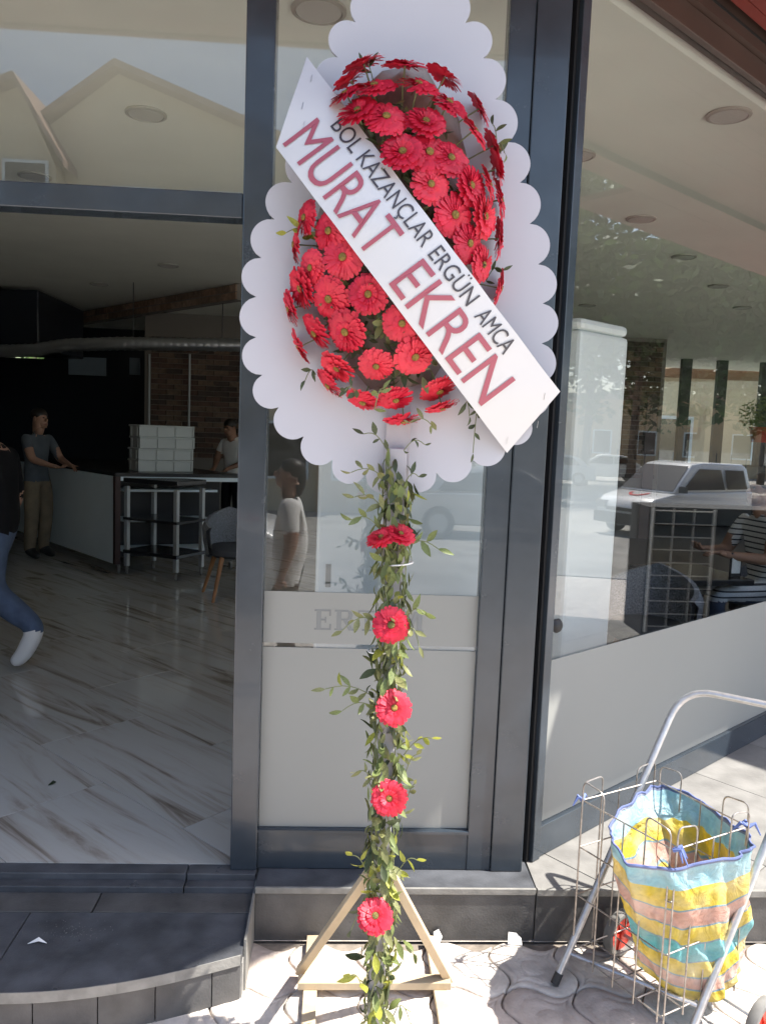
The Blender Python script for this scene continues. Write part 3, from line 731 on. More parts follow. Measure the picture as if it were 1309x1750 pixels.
# folded tails tucked behind the board edge
for (ua, ub) in (((0, 91), -1), ((717, 746), 1)):
    mb = MB(); A1, B1 = sash(ua[0], 1, -.006), sash(ua[1], 134.5, -.006)
    q = .12*ub
    mb.ext([A1, B1, B1.lerp(A1, .25)+V((-.06*ub, .006, .075*ub)), A1.lerp(B1, .25)+V((-.06*ub, .006, .075*ub))], (0, .001, 0)); mb.build('folded_tail', SASH, sash_o)
def text_on_sash(s, u0, u1, vb, vt, m_):
    for ch_i, (cs, ce) in enumerate([(0, len(s))]):
        cu = bpy.data.curves.new('t', 'FONT'); cu.body = s; cu.resolution_u = 4; o = bpy.data.objects.new('t', cu); COL.objects.link(o)
        dg = bpy.context.evaluated_depsgraph_get(); me = bpy.data.meshes.new_from_object(o.evaluated_get(dg)); bpy.data.objects.remove(o); bpy.data.curves.remove(cu)
    b = bmesh.new(); b.from_mesh(me)
    x0 = min(v.co.x for v in b.verts); x1 = max(v.co.x for v in b.verts)
    cap = .615
    off = V(stand.location)
    bmesh.ops.subdivide_edges(b, edges=[e for e in b.edges if e.calc_length() > .2], cuts=2)
    for v in b.verts:
        u = u0+(v.co.x-x0)/(x1-x0)*(u1-u0); vv = vb+(vt-vb)*v.co.y/cap
        v.co = sash(u, vv, .0028) + V((0, .002*math.sin(u*.05+vv*.03), 0)) - off
    b.to_mesh(me); b.free(); me.materials.clear(); me.materials.append(m_)
    o = obj('lettering', me, sash_o); return o
for s, u0, u1 in (('MURAT', 93, 341), ('EKREN', 394, 656)): text_on_sash(s, u0, u1, 123, 56, REDTXT)
for s, u0, u1 in (('BOL', 118, 178), ('KAZANÇLAR', 190, 379), ('ERGÜN', 394, 505), ('AMCA', 526, 609)): text_on_sash(s, u0, u1, 40, 13, GREYTXT)
for u, v in ((30, 12), (58, 52), (85, 70), (704, 22), (726, 118), (735, 60)):
    a = sash(u, v, .003); b = sash(u+8, v+9, .003); mb = MB(); mb.tube([a, b], .0007, 5); mb.build('staple', ALU, sash_o)

# ================================================================== SHOPPING TROLLEY
cart = E('shopping_trolley', (1.07, 2.43, 0), 'wire shopping trolley with grey tube handle and red wheels beside the flower stand', 'trolley')
L0 = V((.785, 2.487, .012)); TW = V((.345, -.260, 0)); TL = V((.45, .25, .88))
hb = []
def arc(a, b, c, n=8):       # corner a-b-c rounded by a quadratic
    return [a.lerp(b, t/n).lerp(b.lerp(c, t/n), t/n) for t in range(n+1)]
top = 1.075
la, lb = L0+TL*.955, L0+TL*top; rb, ra = L0+TW+TL*top, L0+TW+TL*.955
pts = [L0, L0+TL*.5] + arc(la, lb, lb+TW*.26) + arc(rb-TW*.26, rb, ra) + [L0+TW+TL*.5, L0+TW]
mb = MB(); mb.tube(pts, .0125, 14); mb.build('handle_frame', ALU, cart, smooth=True)
for q in (L0, L0+TW): mb = MB(); mb.tube([q-TL*.008, q+TL*.03], .0145, 12); mb.build('foot_cap', BLACKPL, cart, smooth=True)
for s_ in (.10,): mb = MB(); mb.tube([L0+TL*s_, L0+TW+TL*s_], .007, 8); mb.build('cross_tube', ALU, cart, smooth=True)
KA, KB, KC, KD = V((.850, 2.53, 0)), V((1.030, 2.212, 0)), V((1.335, 2.36, 0)), V((1.17, 2.69, 0))
zlo, zhi = .10, .635
zz = lambda p, z: V((p.x, p.y, z))
for z in (zlo, .30, .47, zhi):
    ring = [zz(p, z) for p in (KA, KB, KC, KD)]
    for a, b in zip(ring, ring[1:]+ring[:1]):
        mb = MB(); mb.tube([a, b], .0026, 6); mb.build('basket_wire', WIRE, cart, smooth=True)
def uloop(a, b, h, z0=zlo-.02):
    ia, ib = zz(a, zhi+h), zz(b, zhi+h*.85)
    pts = [zz(a, z0), zz(a, zhi)] + arc(zz(a, zhi+h*.6), ia, ia.lerp(ib, .25), 5) + arc(ib.lerp(ia, .25), ib, zz(b, zhi+h*.45), 5) + [zz(b, zhi), zz(b, z0)]
    mb = MB(); mb.tube(pts, .0028, 6); mb.build('wire_loop', WIRE, cart, smooth=True)
cc = (KA+KB+KC+KD)/4
for p, q in ((KA, KB), (KB, KC), (KC, KD), (KD, KA)):
    o_ = ((p+q)/2-cc).normalized()*.006
    uloop(p.lerp(q, .02)+o_, p.lerp(q, .27)+o_, .072); uloop(p.lerp(q, .73)+o_, p.lerp(q, .98)+o_, .066)
    mb = MB(); mb.tube([zz(p.lerp(q, .5)+o_, zlo-.02), zz(p.lerp(q, .5)+o_, zhi+.004)], .0026, 6); mb.build('basket_wire', WIRE, cart, smooth=True)
for t in (.25, .5, .75):
    mb = MB(); mb.tube([zz(KA.lerp(KB, t), zlo), zz(KD.lerp(KC, t), zlo)], .0026, 6); mb.build('basket_wire', WIRE, cart, smooth=True)
    mb = MB(); mb.tube([zz(KA.lerp(KD, t), zlo+.005), zz(KB.lerp(KC, t), zlo+.005)], .0026, 6); mb.build('basket_wire', WIRE, cart, smooth=True)
wl, wr = atz(1060, 1592, .085), atz(1303, 1745, .09)
ax = (wr-wl); ax.z = 0; ax.normalize()
wl.z = wr.z = .082
mb = MB(); mb.tube([wl, wr], .006, 8); mb.build('axle', ALU, cart)
for c in (wl, wr):
    mb = MB(); R_ = .081; tt = []
    tyre = MB(); prof = [(.060, -.014), (.068, -.018), (.077, -.016), (R_, -.008), (R_, .008), (.077, .016), (.068, .018), (.060, .014)]
    n = 36; q = V((0, 0, 1)).rotation_difference(ax); vs = []
    for r_, z in prof:
        for k in range(n): t = 2*math.pi*k/n; vs.append(c+q @ V(((r_+(.0012 if k % 2 and r_ > .07 else 0))*math.cos(t), (r_+(.0012 if k % 2 and r_ > .07 else 0))*math.sin(t), z)))
    tyre.add(vs, [(i*n+k, i*n+(k+1) % n, ((i+1) % 8)*n+(k+1) % n, ((i+1) % 8)*n+k) for i in range(8) for k in range(n)])
    wh = tyre.build('wheel', RUBBER, cart, smooth=True, fix=True)
    rim = MB(); rim.lathe([(.061, -.012), (.061, .012), (.050, .010), (.050, -.010), (.061, -.012)], c, ax, 28)
    rim = MB()
    for z0 in (-.006, .006):
        pass
    rim.lathe([(.004, -.006), (.0605, -.006), (.0605, .006), (.004, .006)], c, ax, 28); rim.build('rim', REDPL, wh)
    hubm = MB(); hubm.lathe([(.018, -.017), (.02, 0), (.018, .017), (.008, .019)], c, ax, 16); hubm.build('hub', REDPL, wh, smooth=True)
    for k in range(5):
        t = k*1.2566; d_ = q @ V((math.cos(t), math.sin(t), 0)); s2 = MB(); s2.beam(c+d_*.018, c+d_*.056, .014, .021, ax); s2.build('spoke', REDPL, wh)

# striped bag
def bag_mat():
    m_ = bpy.data.materials.new('striped_canvas'); m_.use_nodes = True; t = m_.node_tree; n = t.nodes; L = t.links; b = n['Principled BSDF']
    b.inputs['Roughness'].default_value = .6
    uv = n.new('ShaderNodeUVMap'); uv.uv_map = 'UVMap'; sp = n.new('ShaderNodeSeparateXYZ'); L.new(uv.outputs[0], sp.inputs[0])
    cr = n.new('ShaderNodeValToRGB'); cr.color_ramp.interpolation = 'CONSTANT'
    BL, YE, SA, DB, TE = (.36, .64, .72), (.80, .62, .06), (.72, .42, .33), (.22, .38, .46), (.14, .54, .58)
    st_ = [(0, (.13, .17, .34)), (.012, BL), (.15, YE), (.30, DB), (.312, SA), (.42, DB), (.432, YE), (.54, DB), (.552, TE), (.68, DB), (.69, YE), (.80, DB), (.812, SA), (.89, DB), (.90, YE), (.97, TE)]
    el = cr.color_ramp.elements; el[0].position = 0; el[0].color = (*st_[0][1], 1); el[1].position = st_[1][0]; el[1].color = (*st_[1][1], 1)
    for p, c in st_[2:]: x = el.new(p); x.color = (*c, 1)
    nz = n.new('ShaderNodeTexNoise'); nz.inputs['Scale'].default_value = 60; mx = n.new('ShaderNodeMix'); mx.data_type = 'RGBA'; mx.blend_type = 'MULTIPLY'
    mx.inputs[0].default_value = .35
    L.new(sp.outputs[1], cr.inputs[0]); L.new(cr.outputs[0], mx.inputs[6]); L.new(nz.outputs['Fac'], mx.inputs[7])
    mx2 = n.new('ShaderNodeMix'); mx2.data_type = 'RGBA'; mx2.inputs[0].default_value = .0
    fz = n.new('ShaderNodeTexNoise'); fz.inputs['Scale'].default_value = 9; fz.inputs['Detail'].default_value = 5; fr_ = n.new('ShaderNodeMapRange'); fr_.inputs[1].default_value = .4; fr_.inputs[2].default_value = .75; fr_.inputs[4].default_value = .5
    mx2.inputs[7].default_value = (.80, .78, .72, 1); L.new(mx.outputs[2], mx2.inputs[6]); L.new(fz.outputs['Fac'], fr_.inputs[0]); L.new(fr_.outputs[0], mx2.inputs[0]); L.new(mx2.outputs[2], b.inputs['Base Color'])
    # woven relief and soft creases
    wv = n.new('ShaderNodeTexNoise'); wv.inputs['Scale'].default_value = 16; wv.inputs['Detail'].default_value = 6; wv.inputs['Distortion'].default_value = 1.5
    bp = n.new('ShaderNodeBump'); bp.inputs['Strength'].default_value = .8; bp.inputs['Distance'].default_value = .02
    tc = n.new('ShaderNodeTexCoord'); L.new(tc.outputs['Object'], fz.inputs['Vector']); L.new(tc.outputs['Object'], wv.inputs['Vector']); L.new(tc.outputs['Object'], nz.inputs['Vector']); L.new(wv.outputs['Fac'], bp.inputs['Height']); L.new(bp.outputs[0], b.inputs['Normal'])
    tr = n.new('ShaderNodeBsdfTranslucent'); L.new(mx.outputs[2], tr.inputs[0]); ms = n.new('ShaderNodeMixShader'); ms.inputs[0].default_value = .3
    L.new(b.outputs[0], ms.inputs[1]); L.new(tr.outputs[0], ms.inputs[2]); L.new(ms.outputs[0], n['Material Output'].inputs[0])
    return m_
BAG = bag_mat()
rimp = [atz(1041, 1412, .60), atz(1116, 1342, .625), atz(1205, 1372, .615), atz(1287, 1442, .59), atz(1250, 1470, .575), atz(1150, 1484, .585), atz(1070, 1478, .575)]
botp = [atz(1090, 1650, .16), atz(1160, 1640, .13), atz(1225, 1640, .12), atz(1268, 1650, .13), atz(1240, 1705, .09), atz(1180, 1712, .085), atz(1130, 1690, .10)]
midp = [atz(1058, 1540, .36), atz(1150, 1500, .36), atz(1228, 1520, .36), atz(1277, 1555, .35), atz(1240, 1590, .33), atz(1165, 1605, .33), atz(1092, 1580, .34)]
def ring(pts, n):
    out = []; K = len(pts)
    for i in range(n):
        t = i/n*K; k = int(t); t -= k
        p0, p1, p2, p3 = pts[k-1], pts[k], pts[(k+1) % K], pts[(k+2) % K]
        c = .5*((2*p1)+(-p0+p2)*t+(2*p0-5*p1+4*p2-p3)*t*t+(-p0+3*p1-3*p2+p3)*t**3); out.append(c*.45+p1.lerp(p2, t)*.55)
    return out
n, nr = 96, 44; r0, r1, r2 = ring(rimp, n), ring(midp, n), ring(botp, n)
mb = MB(); vs = []; uvs = []
from mathutils import noise
for j in range(nr+1):
    t = j/nr
    for i in range(n):
        p = r0[i]*(1-t)**2*1.0 + r1[i]*2*t*(1-t) + r2[i]*t*t if False else (r0[i].lerp(r1[i], t*2) if t < .5 else r1[i].lerp(r2[i], (t-.5)*2))
        c = (r0[i]-r1[i])
        a = i/n*6.283
        nz_ = noise.noise(V((math.cos(a)*2.2, math.sin(a)*2.2, t*2.6)))
        nf = noise.noise(V((math.cos(a)*6, math.sin(a)*6, t*7+9)))
        amp = .026*min(1, t*4+.25); fold = abs(noise.noise(V((math.cos(a)*3.4+t*1.5, math.sin(a)*3.4, t*3.2+20))))
        nf = nf*1.1-fold*1.3*min(1, t*3)
        cx = (KA+KB+KC+KD)/4; out = V((p.x-cx.x-.05*t, p.y-cx.y, 0)).normalized()
        p = p+out*(nz_*amp+nf*.016)+V((0, 0, nf*.008+.012*noise.noise(V((math.cos(a)*2.5, math.sin(a)*2.5, 5)))*(1-t)))
        vs.append(p); uvs.append((i/n, min(.999, max(0, t*.985+math.sin(t*3.1)*(.05*nz_+.035*math.cos(a+.8)+.02*nf)))))
fs = [(j*n+i, j*n+(i+1) % n, (j+1)*n+(i+1) % n, (j+1)*n+i) for j in range(nr) for i in range(n)]
fs.append(tuple(nr*n+i for i in range(n)))
mb.add(vs, fs); bag = mb.build('striped_bag', BAG, None, smooth=True)
tag(bag, 'open blue, yellow and salmon striped canvas bag hanging inside the wire trolley', 'bag')
ul = bag.data.uv_layers.new(name='UVMap')
for lp in bag.data.loops: ul.data[lp.index].uv = uvs[lp.vertex_index]
md = bag.modifiers.new('thick', 'SOLIDIFY'); md.thickness = .0025
md = bag.modifiers.new('sub', 'SUBSURF'); md.levels = 1; md.render_levels = 1
HEM = mat('blue_hem', (.10, .13, .28), .7); KNOT = mat('blue_cloth_tie', (.12, .17, .40), .7)
mb = MB(); mb.tube([vs[i] + V((0, 0, .002)) for i in range(n)], .004, 6, closed=True); mb.build('hem', HEM, bag, smooth=True)
for p in (zz(KA, zhi), zz(KB, zhi), zz(KC, zhi)):
    mb = MB(); 
    for k in range(4):
        a = random.uniform(0, 6.28); l = random.uniform(.025, .05)
        mb.tube([p, p+V((math.cos(a)*l*.5, math.sin(a)*l*.5, .012)), p+V((math.cos(a)*l, math.sin(a)*l, -.03*random.random()))], [.007, .005, .002], 6)
    mb.build('tie_knot', KNOT, bag, smooth=True)

# ================================================================== LITTER
def scrap(p, pts, label, mt=PAPER, rz=0, name='paper_scrap', cat='scrap'):
    mb = MB(); mb.ext([V(p)+Matrix.Rotation(rz, 3, 'Z') @ V(q) for q in pts], (0, 0, .0015)); o = mb.build(name, mt); return tag(o, label, cat)
p = atz(65, 1613, ZS); scrap((p.x, p.y, ZS+.002), [(-.03, -.004, 0), (0, .012, .012), (.03, -.002, .001), (.004, -.002, .008)], 'small folded white paper scrap lying on the dark entrance step')
mb = MB()
for i in range(90):
    q = atz(random.gauss(120, 42), random.gauss(1592, 9), ZS); k = random.uniform(.0006, .0016); mb.box((q.x, q.y, ZS+.0012+k/2), (k*1.5, k, k), random.random()*3)
tag(mb.build('crumbs', NSTONE), 'scatter of tiny pale crumbs on the dark step', 'crumbs', kind='stuff')
p = atz(744, 1592, .0)
scrap((p.x, 2.700, .004), [(-.014, .0, .0), (.004, -.008, 0), (.016, .006, .020), (.002, .012, .045), (-.016, .012, .034)], 'upright white shard leaning on the plinth right of the flower stand', name='white_shard')
p = atz(876, 1606, .0)
scrap((p.x, 2.695, .003), [(-.026, .0, .0), (.026, -.006, 0), (.024, .008, .018), (.006, .014, .034), (-.022, .014, .038)], 'broad white shard at the plinth corner near the trolley', name='white_shard')
p = atz(90, 1340, .2); mb = MB(); mb.ext([(p.x-.012, p.y-.02, .203), (p.x+.006, p.y-.014, .206), (p.x+.012, p.y+.016, .203), (p.x-.004, p.y+.022, .207)], (0, 0, .001)); tag(mb.build('fallen_leaf', LEAF[2]), 'small dark dry leaf lying on the marble shop floor', 'leaf')

# ================================================================== INSIDE THE SHOP
def ceiling_light(p, label, r_=.11):
    t = E('ceiling_light', (p.x, p.y, 3.5), label, 'ceiling light', 'recessed ceiling lights')
    mb = MB(); mb.lathe([(r_, 3.498), (r_, 3.489), (r_*.86, 3.484), (r_*.84, 3.492)], (p.x, p.y, 0), n=24); mb.build('trim_ring', mat('light_trim', (.38, .37, .33), .5), t, smooth=True)
    mb = MB(); mb.lathe([(r_*.82, 3.4905), (r_*.82, 3.487), (r_*.4, 3.4855)], (p.x, p.y, 0), n=24); mb.build('lens', mat('light_lens', (.55, .54, .50), .4), t, smooth=True)
for (x, y), lb in (((250, 193), 'large round recessed ceiling light behind the middle of the entrance transom'), ((60, 300), 'round recessed ceiling light just above the transom rail at left'), ((545, 15), 'round recessed ceiling light left of the top of the scalloped board'),
                   ((288, 453), 'round recessed ceiling light above the brick strip, rightmost inside the entrance'), ((170, 485), 'round recessed ceiling light above the brick strip, middle one inside the entrance'), ((72, 510), 'round recessed ceiling light above the duct, leftmost inside the entrance'),
                   ((1309, 178), 'nearest round ceiling light, cut by the right picture edge'), ((985, 264), 'round recessed ceiling light close to the side window jamb'), ((1095, 373), 'first round ceiling light of the diagonal row behind the side window'), ((1168, 438), 'second round ceiling light of the diagonal row behind the side window'),
                   ((1227, 488), 'third round ceiling light of the diagonal row behind the side window'), ((1268, 525), 'fourth, farthest round ceiling light of the diagonal row behind the side window'), ((1003, 521), 'round ceiling light directly over the tall white cabinet')):
    p = atz(x, y, 3.5); k_ = (p-W0).dot(WN); p = p-WN*max(0, k_+.22); ceiling_light(p, lb)

# counter with white end panel
N_, Lf, Rt = V((-2.36, 8.54, 0)), V((-4.35, 10.95, 0)), V((-1.05, 9.0, 0)); Bk = Rt+(Lf-N_)
ctr = E('kitchen_counter', N_+V((0, 0, .2)), 'long kitchen counter on castors with white end panel and dark top', 'counter')
DWOOD = mat('dark_red_wood', (.045, .018, .014), .5, var=.2, scale=6); DTOP = mat('dark_counter_top', (.02, .02, .022), .25)
mb = MB(); mb.prism([tuple(p[:2]) for p in (N_, Rt, Bk, Lf)], 1.25, 1.29); mb.build('top', DTOP, ctr, bevel=.004)
nrm = V((-(Lf-N_).y, (Lf-N_).x, 0)).normalized()
mb = MB(); q = nrm*-.02; d_ = (Lf-N_).normalized()
mb.prism([tuple(p[:2]) for p in (N_+d_*.06, Lf, Lf-nrm*.02, N_+d_*.06-nrm*.02)], .31, 1.249); mb.build('end_panel', WHITEP, ctr, bevel=.002)
mb = MB(); mb.prism([tuple(p[:2]) for p in (N_, N_+d_*.055, N_+d_*.055+V((.05, .02, 0)), N_+V((.05, .02, 0)))], .31, 1.249); mb.build('corner_leg', DWOOD, ctr)
e_ = (Rt-N_).normalized()
mb = MB(); mb.beam(N_+V((0, 0, 1.23))+e_*.06+d_*.02, Rt+V((0, 0, 1.23))+d_*.02, .02, .05); mb.build('apron', WHITEP, ctr)
for zz_ in (.42, .75, 1.08):
    mb = MB(); mb.prism([tuple(p[:2]) for p in (N_+e_*.15+d_*.12, Rt-e_*.25+d_*.12, Rt-e_*.25+d_*.5, N_+e_*.15+d_*.5)], zz_, zz_+.025); mb.build('shelf', WHITEP, ctr)
mb = MB(); mb.prism([tuple(p[:2]) for p in (N_+e_*.1+d_*.55, Rt+d_*.55, Rt+d_*.58, N_+e_*.1+d_*.58)], .31, 1.249); mb.build('back_panel', DTOP, ctr)
for p in (N_+d_*.06+e_*.06, Lf-d_*.1+e_*.1, Rt-e_*.1+d_*.1):
    mb = MB(); mb.lathe([(.045, -.015), (.05, -.01), (.05, .01), (.045, .015)], V((p.x, p.y, .25)), V((1, .4, 0)), 16); mb.bb((p.x-.02, p.y-.02, .28), (p.x+.02, p.y+.02, .312)); mb.build('castor', RUBBER, ctr)

# crates on the counter
c0 = atz(238, 806, 1.292); ca = R(30); c1 = V((math.cos(ca), math.sin(ca), 0)); c2 = V((-c1.y, c1.x, 0)); CHH = .128
for k, lb in enumerate(('lowest grey plastic crate of the stack on the counter', 'second grey plastic crate from the bottom of the counter stack', 'third grey plastic crate from the bottom of the counter stack', 'topmost grey plastic crate of the stack on the counter')):
    o3 = c0+V((random.uniform(-.008, .008), random.uniform(-.008, .008), k*CHH)); cr_ = E('plastic_crate', o3, lb, 'crate', 'crates stacked on the counter')
    def rect(m0, m1, z0, z1): return MB().prism([tuple((o3+c1*a+c2*b)[:2]) for a, b in ((m0, m0), (.62-m0, m0), (.62-m0, .42-m0), (m0, .42-m0))], z0, z1)
    rect(.012, 0, o3.z, o3.z+CHH-.022).build('body', CRATE, cr_); rect(0, 0, o3.z+CHH-.024, o3.z+CHH-.003).build('rim', CRATE, cr_, bevel=.004)
    for a in (.012, .21, .41, .608):
        mb = MB(); p = o3+c1*a+c2*.006; mb.beam(V((p.x, p.y, o3.z+.004)), V((p.x, p.y, o3.z+CHH-.024)), .02, .012, c2); mb.build('rib', CRATE, cr_)
    for b in (.10, .32):
        mb = MB(); p = o3+c2*b+c1*.006; mb.beam(V((p.x, p.y, o3.z+.004)), V((p.x, p.y, o3.z+CHH-.024)), .02, .012, c1); mb.build('rib', CRATE, cr_)

# service trolley
tc_ = V((-1.86, 8.62, .2)); tr_ = E('service_trolley', tc_, 'dark service trolley with pale posts standing before the counter', 'trolley')
a = R(-28); tu = V((math.cos(a), math.sin(a), 0)); tv = V((-tu.y, tu.x, 0))
GREYPO = mat('pale_metal_post', (.42, .44, .45), .4, .3)
for zz_, th in ((1.02, .05), (.62, .03), (.26, .04)):
    MB().prism([tuple((tc_+tu*x+tv*y)[:2]) for x, y in ((-.36, -.24), (.36, -.24), (.36, .24), (-.36, .24))], .2+zz_-.03, .2+zz_-.03+th).build('tray', DTOP, tr_, bevel=.006)
for x, y in ((-.33, -.21), (.33, -.21), (.33, .21), (-.33, .21)):
    p = tc_+tu*x+tv*y; MB().box((p.x, p.y, .72), (.045, .045, .86), a).build('post', GREYPO, tr_, bevel=.003)
    mb = MB(); mb.lathe([(.04, -.014), (.05, -.01), (.05, .01), (.04, .014)], V((p.x, p.y, .25)), V((1, .2, 0)), 14); mb.build('castor', RUBBER, tr_)

# chairs with wrap-round backs
HOUND = mat('woven_grey_fabric', (.20, .21, .23), .8, var=.55, scale=120); CWOOD = mat('oak_leg', (.36, .17, .07), .5, var=.2, scale=8)
def tub_chair(p, rz, label, zs=.48):
    t = E('tub_chair', p, label, 'chair', 'upholstered tub chairs'); q = Matrix.Rotation(rz, 3, 'Z'); P = lambda v: V(p)+q @ V(v)
    mb = MB(); vs = []; nu = 18
    for (r_, z) in ((.27, zs-.08), (.30, zs+.08), (.31, zs+.24), (.28, zs+.36), (.25, zs+.36), (.27, zs+.22), (.26, zs+.05), (.22, zs-.06)):
        for i in range(nu+1):
            t_ = R(-20)+R(220)*i/nu; k = 1-.45*abs(i/nu-.5)*2*(max(0, z-zs)/.36); vs.append(P((r_*math.cos(t_), r_*math.sin(t_), zs+(z-zs)*k)))
    mb.add(vs, [(j*(nu+1)+i, j*(nu+1)+i+1, ((j+1) % 8)*(nu+1)+i+1, ((j+1) % 8)*(nu+1)+i) for j in range(8) for i in range(nu)]); mb.build('backrest', HOUND, t, smooth=True, fix=True)
    mb = MB(); mb.lathe([(.20, zs-.09), (.25, zs-.06), (.25, zs-.01), (.21, zs+.02)], P((0, 0, 0)), n=22); mb.build('seat', mat('dark_grey_seat', (.06, .065, .075), .8), t, smooth=True)
    for sx, sy in ((-1, -1), (1, -1), (1, 1), (-1, 1)):
        mb = MB(); mb.tube([P((sx*.15, sy*.15, zs-.07)), P((sx*.25, sy*.25, .0))], [.024, .014], 8); mb.build('leg', CWOOD, t, smooth=True)
    return t
tub_chair(V((-.98, 7.62, .2)), R(20), 'grey woven tub chair with wooden legs left of the window post')
tub_chair(V((1.95, 4.78, .2)), R(-30), 'grey woven tub chair half hidden behind the side window film', .50)

# brick veneers
bwl = E('brick_wall', (-2.3, 12.6, .2), 'dark brown brick wall behind the man in the white shirt', 'wall')
MB().bb((-3.05, 12.62, .2), (-.2, 12.8, 3.5)).build('backing', MORTAR, bwl); bricks(bwl, (-2.95, 12.61), (-1.35, 12.61), 1.30, 3.14, .24, .08, .012, .03, (0, -1, 0))
bst = E('brick_strip', (-3, 11.2, 3.2), 'narrow strip of brown bricks edging the dropped ceiling', 'brick strip')
pa_, pb_ = atz(412, 486, 3.49), atz(131, 536, 3.49)
mb = MB(); mb.beam(V((pa_.x, pa_.y, 3.40))+(pb_-pa_).normalized()*0, V((pb_.x, pb_.y, 3.40)), .10, .19); mb.build('backing', MORTAR, bst)
dd = (pb_-pa_).normalized(); nn = V((-dd.y, dd.x, 0)); nn = nn if nn.y < 0 else -nn
bricks(bst, (pa_+nn*.052)[:2], (pb_+nn*.052)[:2], 3.31, 3.49, .30, .09, .014, .02, nn, [mat('strip_brick_%d' % k, c, .85, var=.3, scale=18) for k, c in enumerate(((.30, .19, .13), (.22, .15, .11), (.36, .25, .18)))])
bwr = E('brick_wall', (6, 14, .2), 'brown brick wall with dark door seen through the side window', 'wall')
xa, xb = aty(1040, 700, 13).x, aty(1132, 700, 13).x
MB().bb((xa-2.2, 13.02, .2), (xb, 13.2, 3.5)).build('backing', MORTAR, bwr); bricks(bwr, (xa, 13.01), (xb, 13.01), 1.2, 3.48, .24, .08, .012, .03, (0, -1, 0))
xd = aty(1112, 700, 13).x; MB().bb((xd-.08, 12.97, .2), (xd+.10, 12.992, 2.6)).build('door', DWOOD, bwr)
# dark kitchen panels, hood, duct, pipes
hood = MB(); hood.bb((-7.5, 10.6, aty(30, 592, 10.6).z), (-3.9, 12.4, 3.45)); tag(hood.build('extractor_hood', NAVY, bevel=.02), 'black extractor hood under the ceiling at the left', 'hood')
pnl = E('added_dark_sheet', (-4.2, 13.2, .2), 'black cladding sheet added to darken the far kitchen, with two painted window reflections', 'panel')
xg = aty(76, 603, 13.3).x
MB().bb((xg, 13.3, .2), (-3.06, 13.45, 3.3)).build('backdrop', NAVY, pnl); MB().bb((-9, 13.3, .2), (xg-.001, 13.45, aty(40, 612, 13.3).z)).build('backdrop', NAVY, pnl)  # near-black sheets added to darken the far kitchen
REFLTONE = mat('grey_reflection', (.20, .25, .30), .3)
for x0, x1 in ((118, 182), (222, 240)):  # pale strips stand in for window reflections on the dark wall
    a, b = aty(x0, 640, 13.28), aty(x1, 612, 13.28); MB().bb((a.x, 13.27, a.z), (b.x, 13.296, b.z)).build('reflection_strip', REFLTONE, pnl)
dpt = [aty(-60, 598, 10.4), aty(20, 600, 10.3), aty(60, 598, 10.2), aty(110, 590, 10.1), aty(205, 587, 10.0), aty(440, 590, 10.0)]
dct = E('spiral_duct', dpt[3], 'long round galvanised spiral duct hanging above the counter', 'duct')
sp = smooth3 = []
for a, b in zip(dpt, dpt[1:]):
    k = max(2, int((b-a).length/.03))
    for i in range(k): sp.append(a.lerp(b, i/k))
mb = MB(); mb.tube(sp, [.078 if i % 3 else .083 for i in range(len(sp))], 16, cap=True); mb.build('spiral_pipe', DUCT, dct, smooth=True)
for x in (228, 380):
    p = aty(x, 588, 10.0); mb = MB(); mb.tube([p+V((0, 0, .07)), V((p.x, p.y, 3.5))], .006, 6); mb.build('hanger', BLACKPL, dct)
for x, lb in ((255, 'thin pale pipe on the wall above the crates, left one'), (323, 'thin pale pipe on the brick wall near the white-shirted man')):
    a, b = aty(x, 735, 12.5), aty(x, 605, 12.5); mb = MB(); mb.tube([a, V((a.x, a.y, b.z))], .018, 8); tag(mb.build('wall_pipe', GREYPO, smooth=True), lb, 'pipe')

# white cabinets behind the glass
fr = E('refrigerator', (.45, 3.7, .2), 'pale refrigerator side with small sticker behind the narrow window', 'refrigerator')
fx0, fx1 = aty(541, 920, 3.62).x, aty(842, 920, 3.62).x
COOLW = mat('cool_white_enamel', (.62, .66, .67), .3, var=.03, scale=1.5)
MB().bb((fx0, 3.62, .25), (fx1, 4.2, 2.02)).build('body', COOLW, fr, bevel=.015)
a, b = aty(556, 1003, 3.62), aty(566, 964, 3.62); MB().bb((a.x, 3.617, a.z), (b.x, 3.6195, b.z)).build('sticker', mat('grey_sticker', (.12, .13, .14), .5), fr)
for sx in (fx0+.06, fx1-.06): MB().bb((sx-.03, 3.66, .2), (sx+.03, 3.72, .25)).build('foot', BLACKPL, fr)
cb = E('tall_cabinet', (1.0, 3.85, .2), 'tall white cabinet with rounded top behind the side window', 'cabinet')
P0 = aty(978, 800, 3.85); P0 = V((P0.x, P0.y, 0)); zt = aty(978, 540, 3.85).z
CABM = mat('white_cabinet_enamel', (.78, .80, .78), .3, var=.03, scale=1.5)
poly = [P0, P0+WD*.43, P0+WD*.43-WN*.5, P0-WN*.5]
MB().prism([tuple(p[:2]) for p in poly], .24, zt-.06).build('body', CABM, cb, bevel=.02)
MB().prism([tuple((p+(p-(poly[0]+poly[2])/2)*-.004)[:2]) for p in poly], zt-.058, zt).build('top_cap', CABM, cb, bevel=.028)
MB().prism([tuple((p+(p-(poly[0]+poly[2])/2)*-.1)[:2]) for p in poly], .2, .238).build('base', BLACKPL, cb)

